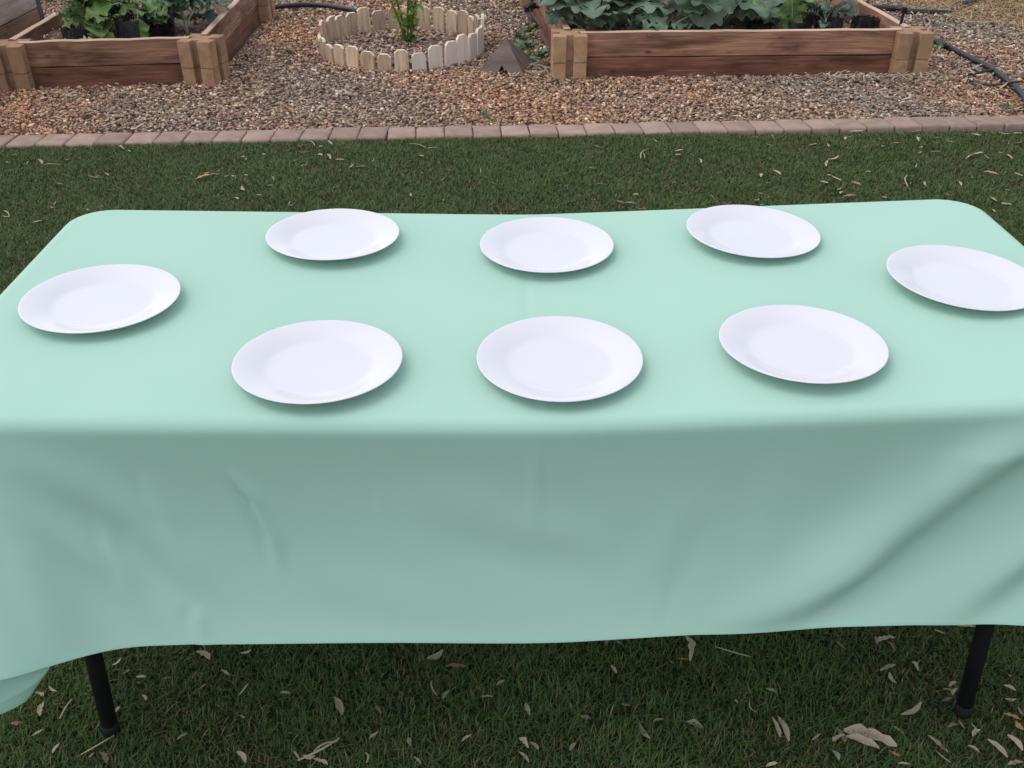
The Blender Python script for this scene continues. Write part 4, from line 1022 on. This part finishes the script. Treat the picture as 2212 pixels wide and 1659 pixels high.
# ---------------------------------------------------------------- dry leaves on the lawn
LEAF_TXT = """-0.202 -0.147 0.038 35 e;-0.16 -0.18 0.041 -4 b;-0.378 -0.271 0.044 -65 t;-0.023 -0.285 0.029 -74 g;-0.136 -0.349 0.023 34 e;-0.032 -0.362 0.026 -51 t;-0.014 -0.367 0.025 -53 e;-0.033 -0.389 0.028 -51 e;0.19 -0.338 0.042 -69 e;0.219 -0.316 0.016 11 e;0.282 -0.33 0.033 -33 t;0.083 -0.308 0.022 -18 b;0.162 -0.282 0.017 -25 b;-0.176 -0.251 0.027 63 g;-0.222 -0.393 0.016 -50 e;0.146 -0.124 0.031 63 b;0.162 -0.124 0.031 -53 t;0.303 -0.152 0.062 -92 t;0.29 -0.174 0.019 -9 o;-0.2 -0.231 0.04 -74 s;-0.39 -0.357 0.047 31 s;-0.394 -0.39 0.032 -28 t;-0.315 -0.382 0.023 -80 s;-0.305 -0.339 0.011 45 e;-0.24 -0.351 0.017 -69 g;0.056 -0.369 0.018 52 g;-0.301 -0.282 0.017 -62 b;0.149 -0.2 0.026 -72 e;0.022 -0.118 0.026 69 s;-0.098 -0.257 0.019 -6 s;-0.072 -0.224 0.014 39 e;0.431 -0.34 0.051 -90 e;0.445 -0.34 0.06 -86 e;0.538 -0.367 0.031 31 t;0.546 -0.356 0.037 -85 t;0.595 -0.368 0.093 -26 T;0.578 -0.378 0.06 -23 T;0.6 -0.354 0.021 31 e;0.694 -0.306 0.056 29 e;0.656 -0.349 0.015 -48 t;0.716 -0.38 0.042 -54 e;0.794 -0.254 0.022 30 e;0.792 -0.27 0.018 45 e;0.78 -0.27 0.019 -28 s;0.769 -0.286 0.023 18 b;0.687 -0.207 0.037 16 t;0.688 -0.23 0.025 -79 e;0.686 -0.138 0.023 -103 t;0.708 -0.136 0.043 18 t;0.709 -0.157 0.027 -77 b;0.741 -0.205 0.023 -80 t;0.824 -0.12 0.013 -23 e;0.815 -0.396 0.042 -59 E;0.854 -0.383 0.035 -65 e;0.774 -0.394 0.018 -41 e;0.876 -0.326 0.031 -25 o;0.882 -0.344 0.024 -85 o;0.896 -0.317 0.024 -97 b;0.9 -0.264 0.019 -43 e;0.893 -0.285 0.011 0 e;0.836 -0.424 0.031 9 t;0.794 -0.36 0.024 33 t;0.792 -0.351 0.021 -98 s;0.283 -0.332 0.03 -21 t;0.404 -0.416 0.016 11 e;0.637 -0.421 0.018 -6 e;0.754 -0.348 0.016 11 b;0.391 -0.163 0.074 -16 s;0.445 -0.255 0.018 -27 g;0.4 -0.296 0.027 -70 s;0.522 -0.402 0.013 -77 g;0.628 -0.401 0.019 -39 o;0.712 -0.41 0.029 -52 s;0.886 -0.106 0.036 -8 t;-0.663 -0.142 0.036 -32 t;-0.581 -0.132 0.02 18 e;-0.832 -0.15 0.009 58 e;-0.61 -0.183 0.014 -34 e;-0.964 -0.16 0.021 76 t;-0.889 -0.263 0.049 84 s;-0.933 -0.264 0.032 99 t;-0.953 -0.227 0.022 -27 t;-0.93 -0.218 0.017 -31 e;-0.806 -0.344 0.069 33 s;-0.875 -0.349 0.01 79 e;-0.92 -0.316 0.009 49 e;-0.968 -0.292 0.011 5 b;-0.536 -0.378 0.036 -51 e;-0.751 -0.24 0.016 -52 e;-0.646 -0.218 0.012 42 b;-0.484 -0.238 0.012 -9 t;-0.378 -0.272 0.044 -65 t;-0.401 -0.364 0.083 30 s;-0.416 -0.379 0.02 0 e;-0.653 -0.332 0.016 45 g;-0.792 -0.272 0.011 68 e;-0.782 -0.373 0.031 -52 b;-0.77 -0.193 0.016 -7 e;-0.974 2.763 0.061 58 e;-0.665 2.67 0.069 -8 e;-0.702 2.675 0.053 71 t;-1.334 2.559 0.077 37 O;-1.297 2.604 0.042 -10 t;-1.337 2.612 0.027 36 e;-1.437 2.547 0.064 39 s;-1.424 2.492 0.025 48 e;-1.209 2.589 0.029 -12 e;-1.154 2.578 0.024 -28 e;-1.236 2.566 0.021 65 e;-1.196 2.542 0.025 74 e;-1.131 2.418 0.059 -66 e;-1.138 2.302 0.042 -44 e;-1.051 2.342 0.023 7 e;-0.916 2.544 0.013 -4 e;-0.898 2.227 0.016 14 b;-1.031 2.533 0.06 -69 s;-0.847 3.014 0.058 -62 e;-0.824 2.818 0.073 -72 t;-0.881 2.96 0.026 31 e;-0.867 2.833 0.029 -29 e;-0.766 2.76 0.041 10 t;-0.92 2.692 0.036 28 s;-1.219 2.818 0.026 -32 t;-1.197 2.791 0.04 96 e;-1.134 2.863 0.014 0 e;-0.397 2.803 0.028 -30 t;-0.45 2.738 0.024 -36 e;-0.617 2.753 0.033 76 s;-0.428 2.95 0.111 -33 s;-0.352 2.92 0.057 28 s;-1.826 2.957 0.06 -30 t;-1.78 2.938 0.043 -60 e;-1.994 2.839 0.052 30 t;-2.026 2.82 0.022 36 e;-2.133 2.785 0.067 -54 e;-2.191 2.779 0.057 108 s;-2.3 2.9 0.023 50 e;-2.33 2.84 0.016 18 e;-2.369 2.925 0.011 45 e;-2.064 2.748 0.075 19 s;-1.783 2.628 0.043 -50 e;-1.816 2.59 0.075 -17 s;-1.944 2.492 0.053 5 g;-1.708 2.434 0.032 -32 e;-1.873 2.245 0.011 -22 e;-2.034 2.184 0.068 -51 s;-2.019 2.148 0.042 -31 s;-2.024 2.168 0.078 -54 s;-1.869 2.083 0.035 16 e;-1.517 2.726 0.017 24 e;-1.712 2.21 0.031 -45 e;-0.936 3.012 0.101 -62 s;-0.954 2.976 0.069 10 s;-0.95 2.905 0.064 11 s;-0.411 2.323 0.035 -80 e;-0.358 2.314 0.011 22 e;0.422 2.906 0.045 -24 e;0.711 2.998 0.06 -80 e;0.621 2.781 0.097 -84 s;0.64 2.808 0.136 -116 s;0.804 2.843 0.041 17 e;0.791 2.791 0.035 31 e;0.874 2.698 0.053 -91 e;0.55 2.612 0.029 -29 t;0.369 2.606 0.052 -16 e;0.389 2.776 0.016 52 e;1.023 3.008 0.062 -16 e;1.204 3.02 0.034 -17 t;1.245 2.906 0.05 -56 e;1.456 2.912 0.055 29 e;1.46 2.862 0.05 -60 t;1.519 2.893 0.034 -95 e;1.61 2.85 0.046 -41 t;1.72 3.093 0.066 -10 e;1.486 2.708 0.064 23 e;1.438 2.64 0.111 68 e;1.413 2.459 0.092 -68 t;1.412 2.482 0.04 16 b;1.352 2.404 0.039 -31 e;1.58 2.425 0.052 20 g;1.477 2.382 0.066 4 e;1.49 2.396 0.051 -47 e;1.402 2.336 0.057 52 t;1.392 2.29 0.052 58 e;1.411 2.245 0.054 -2 b;1.696 2.383 0.021 -3 g;1.714 2.407 0.099 -108 s;1.778 2.369 0.047 -102 e;1.818 2.387 0.021 -23 e;1.932 2.378 0.043 -99 e;2.114 2.702 0.095 43 e;2.173 2.746 0.054 10 t;2.198 2.712 0.067 -100 b;2.273 2.75 0.021 -41 e;2.29 2.702 0.055 -78 t;2.115 2.49 0.064 -25 t;2.133 2.542 0.029 -38 e;2.232 2.479 0.043 -61 t;1.914 2.784 0.04 43 e;1.942 2.845 0.028 30 e;1.981 2.83 0.067 9 e;1.991 2.79 0.043 -13 b;2.06 2.979 0.053 32 e;2.034 2.909 0.077 25 t;2.013 3.076 0.083 27 e;2.114 2.922 0.033 -40 e;2.192 2.937 0.023 -43 e;2.25 3.074 0.051 -12 e;2.284 3.026 0.049 -57 e;2.35 3.082 0.048 -80 e;2.426 3.034 0.054 -18 e;2.501 3.043 0.049 9 t;2.432 2.892 0.058 28 e;2.402 2.934 0.022 -16 e;1.976 2.967 0.059 -103 e;1.79 2.981 0.049 -70 e;1.77 2.862 0.023 18 e;1.638 2.994 0.035 57 e;1.852 2.908 0.027 -20 e;1.11 2.493 0.044 54 t;1.181 2.534 0.055 -66 e;1.051 2.29 0.024 -2 e;0.99 2.246 0.04 -9 s;1.019 2.229 0.032 28 e;0.454 2.214 0.035 -31 b;0.494 2.205 0.049 -14 b;0.526 2.294 0.025 -16 t;0.534 2.152 0.041 18 b;0.714 2.422 0.029 22 b;1.986 2.187 0.054 -90 t;1.933 2.068 0.021 -90 e;2.016 2.133 0.05 10 t;1.17 2.745 0.018 27 e;1.588 2.53 0.021 -17 e;1.548 2.222 0.012 -35 e;1.265 2.375 0.028 -58 s"""
def dry_mesh(kind, seed):
    rr = random.Random(seed); n_ = 7
    V, F = [], []
    wid = dict(e=0.25, t=0.30, b=0.32, o=0.30, g=0.28, s=0.05)[kind]
    curl = rr.uniform(0.10, 0.35); arch = rr.uniform(-0.10, 0.14); side = rr.uniform(-0.12, 0.12)
    for i in range(n_+1):
        t = i/n_
        w = wid*0.5*(sin(pi*(0.04+0.92*t)))**(0.75 if kind != 's' else 0.2)
        jl = jr = 1.0
        if kind in 'tbo': jl, jr = rr.uniform(0.45, 1.3), rr.uniform(0.45, 1.3)
        elif kind in 'eg': jl, jr = rr.uniform(0.85, 1.12), rr.uniform(0.85, 1.12)
        yc = side*sin(pi*t)
        zc = arch*sin(pi*t)
        cz = w*curl*1.4
        V += [(t-0.5, yc-w*jl, zc+cz), (t-0.5, yc, zc), (t-0.5, yc+w*jr, zc+cz*rr.uniform(0.3, 1.2))]
    for i in range(n_):
        for k in range(2): F.append((3*i+k, 3*i+3+k, 3*i+4+k, 3*i+1+k))
    me = mesh('dry_leaf', V, F, [DRY[kind]], True)
    return me
DM = {k: [dry_mesh(k, i*31+ord(k)) for i in range(5)] for k in 'etbogs'}
BIG = {}
WORD = dict(e='tan', t='torn tan', b='brown', o='orange brown', g='greenish grey', s='straw coloured')

for idx, row in enumerate(LEAF_TXT.split(';')):
    x, y, L, an, k = row.split(); x, y, L, an = float(x), float(y), float(L), float(an)
    big = k in 'TEO'
    kk = k.lower()
    rr = random.Random(idx)
    L = max(L, 0.022)
    wf = rr.uniform(0.8, 1.25)*(min(1.5, 0.05/L) if L > 0.05 and kk != 's' and not big else 1)*(1.15 if L < 0.04 else 1)
    if kk == 's': wf = max(1, 0.0035/(0.05*L))
    o = obj('dry_leaf' if kk != 's' else 'straw_bit', rr.choice(DM[kk]), None, (x, y, 0.015+rr.uniform(0, 0.007)), (rr.uniform(-.35, .35), rr.uniform(-.15, .15), radians(an)), (L*0.98, L*wf, L*rr.uniform(0.7, 1.3)))
    near = y < 0.9
    if near:
        xs = 'left of the left table leg' if x < -0.80 else 'just right of the left table leg' if x < -0.42 else 'left of the middle under the table' if x < -0.05 else 'right of the middle under the table' if x < 0.32 else 'left of the right table leg' if x < 0.76 else 'right of the right table leg'
        ys = ', deep in shade' if y > -0.20 else ', at the photo\'s bottom' if y < -0.33 else ''
        g = 'in front of the table'
    else:
        xs = 'before the left bed' if x < -1.15 else 'before the picket ring' if x < -0.1 else 'before the right bed\'s left half' if x < 1.2 else 'before the right bed\'s right half' if x < 2.1 else 'before the thick black hose'
        ys = ', close to the bricks' if y > 2.72 else ', close to the table' if y < 2.25 else ', midway to the bricks'
        g = 'behind the table'
    size = 'big ' if L > 0.068 else 'small ' if L < 0.034 else ''
    kind_ = 'thin dry straw' if kk == 's' else WORD[kk]+' dry leaf'
    way = abs(((an+90) % 180)-90)
    way = 'crosswise ' if way < 20 else 'slanting ' if way < 62 else 'lengthwise '
    lab = size+kind_+' '+xs+ys
    if len((way+lab).split()) <= 16: lab = way+lab
    g = ('straws' if kk == 's' else 'dry leaves')+' on the lawn '+g
    tag(o, BIG.get(idx, lab), 'leaf' if kk != 's' else 'straw', g)
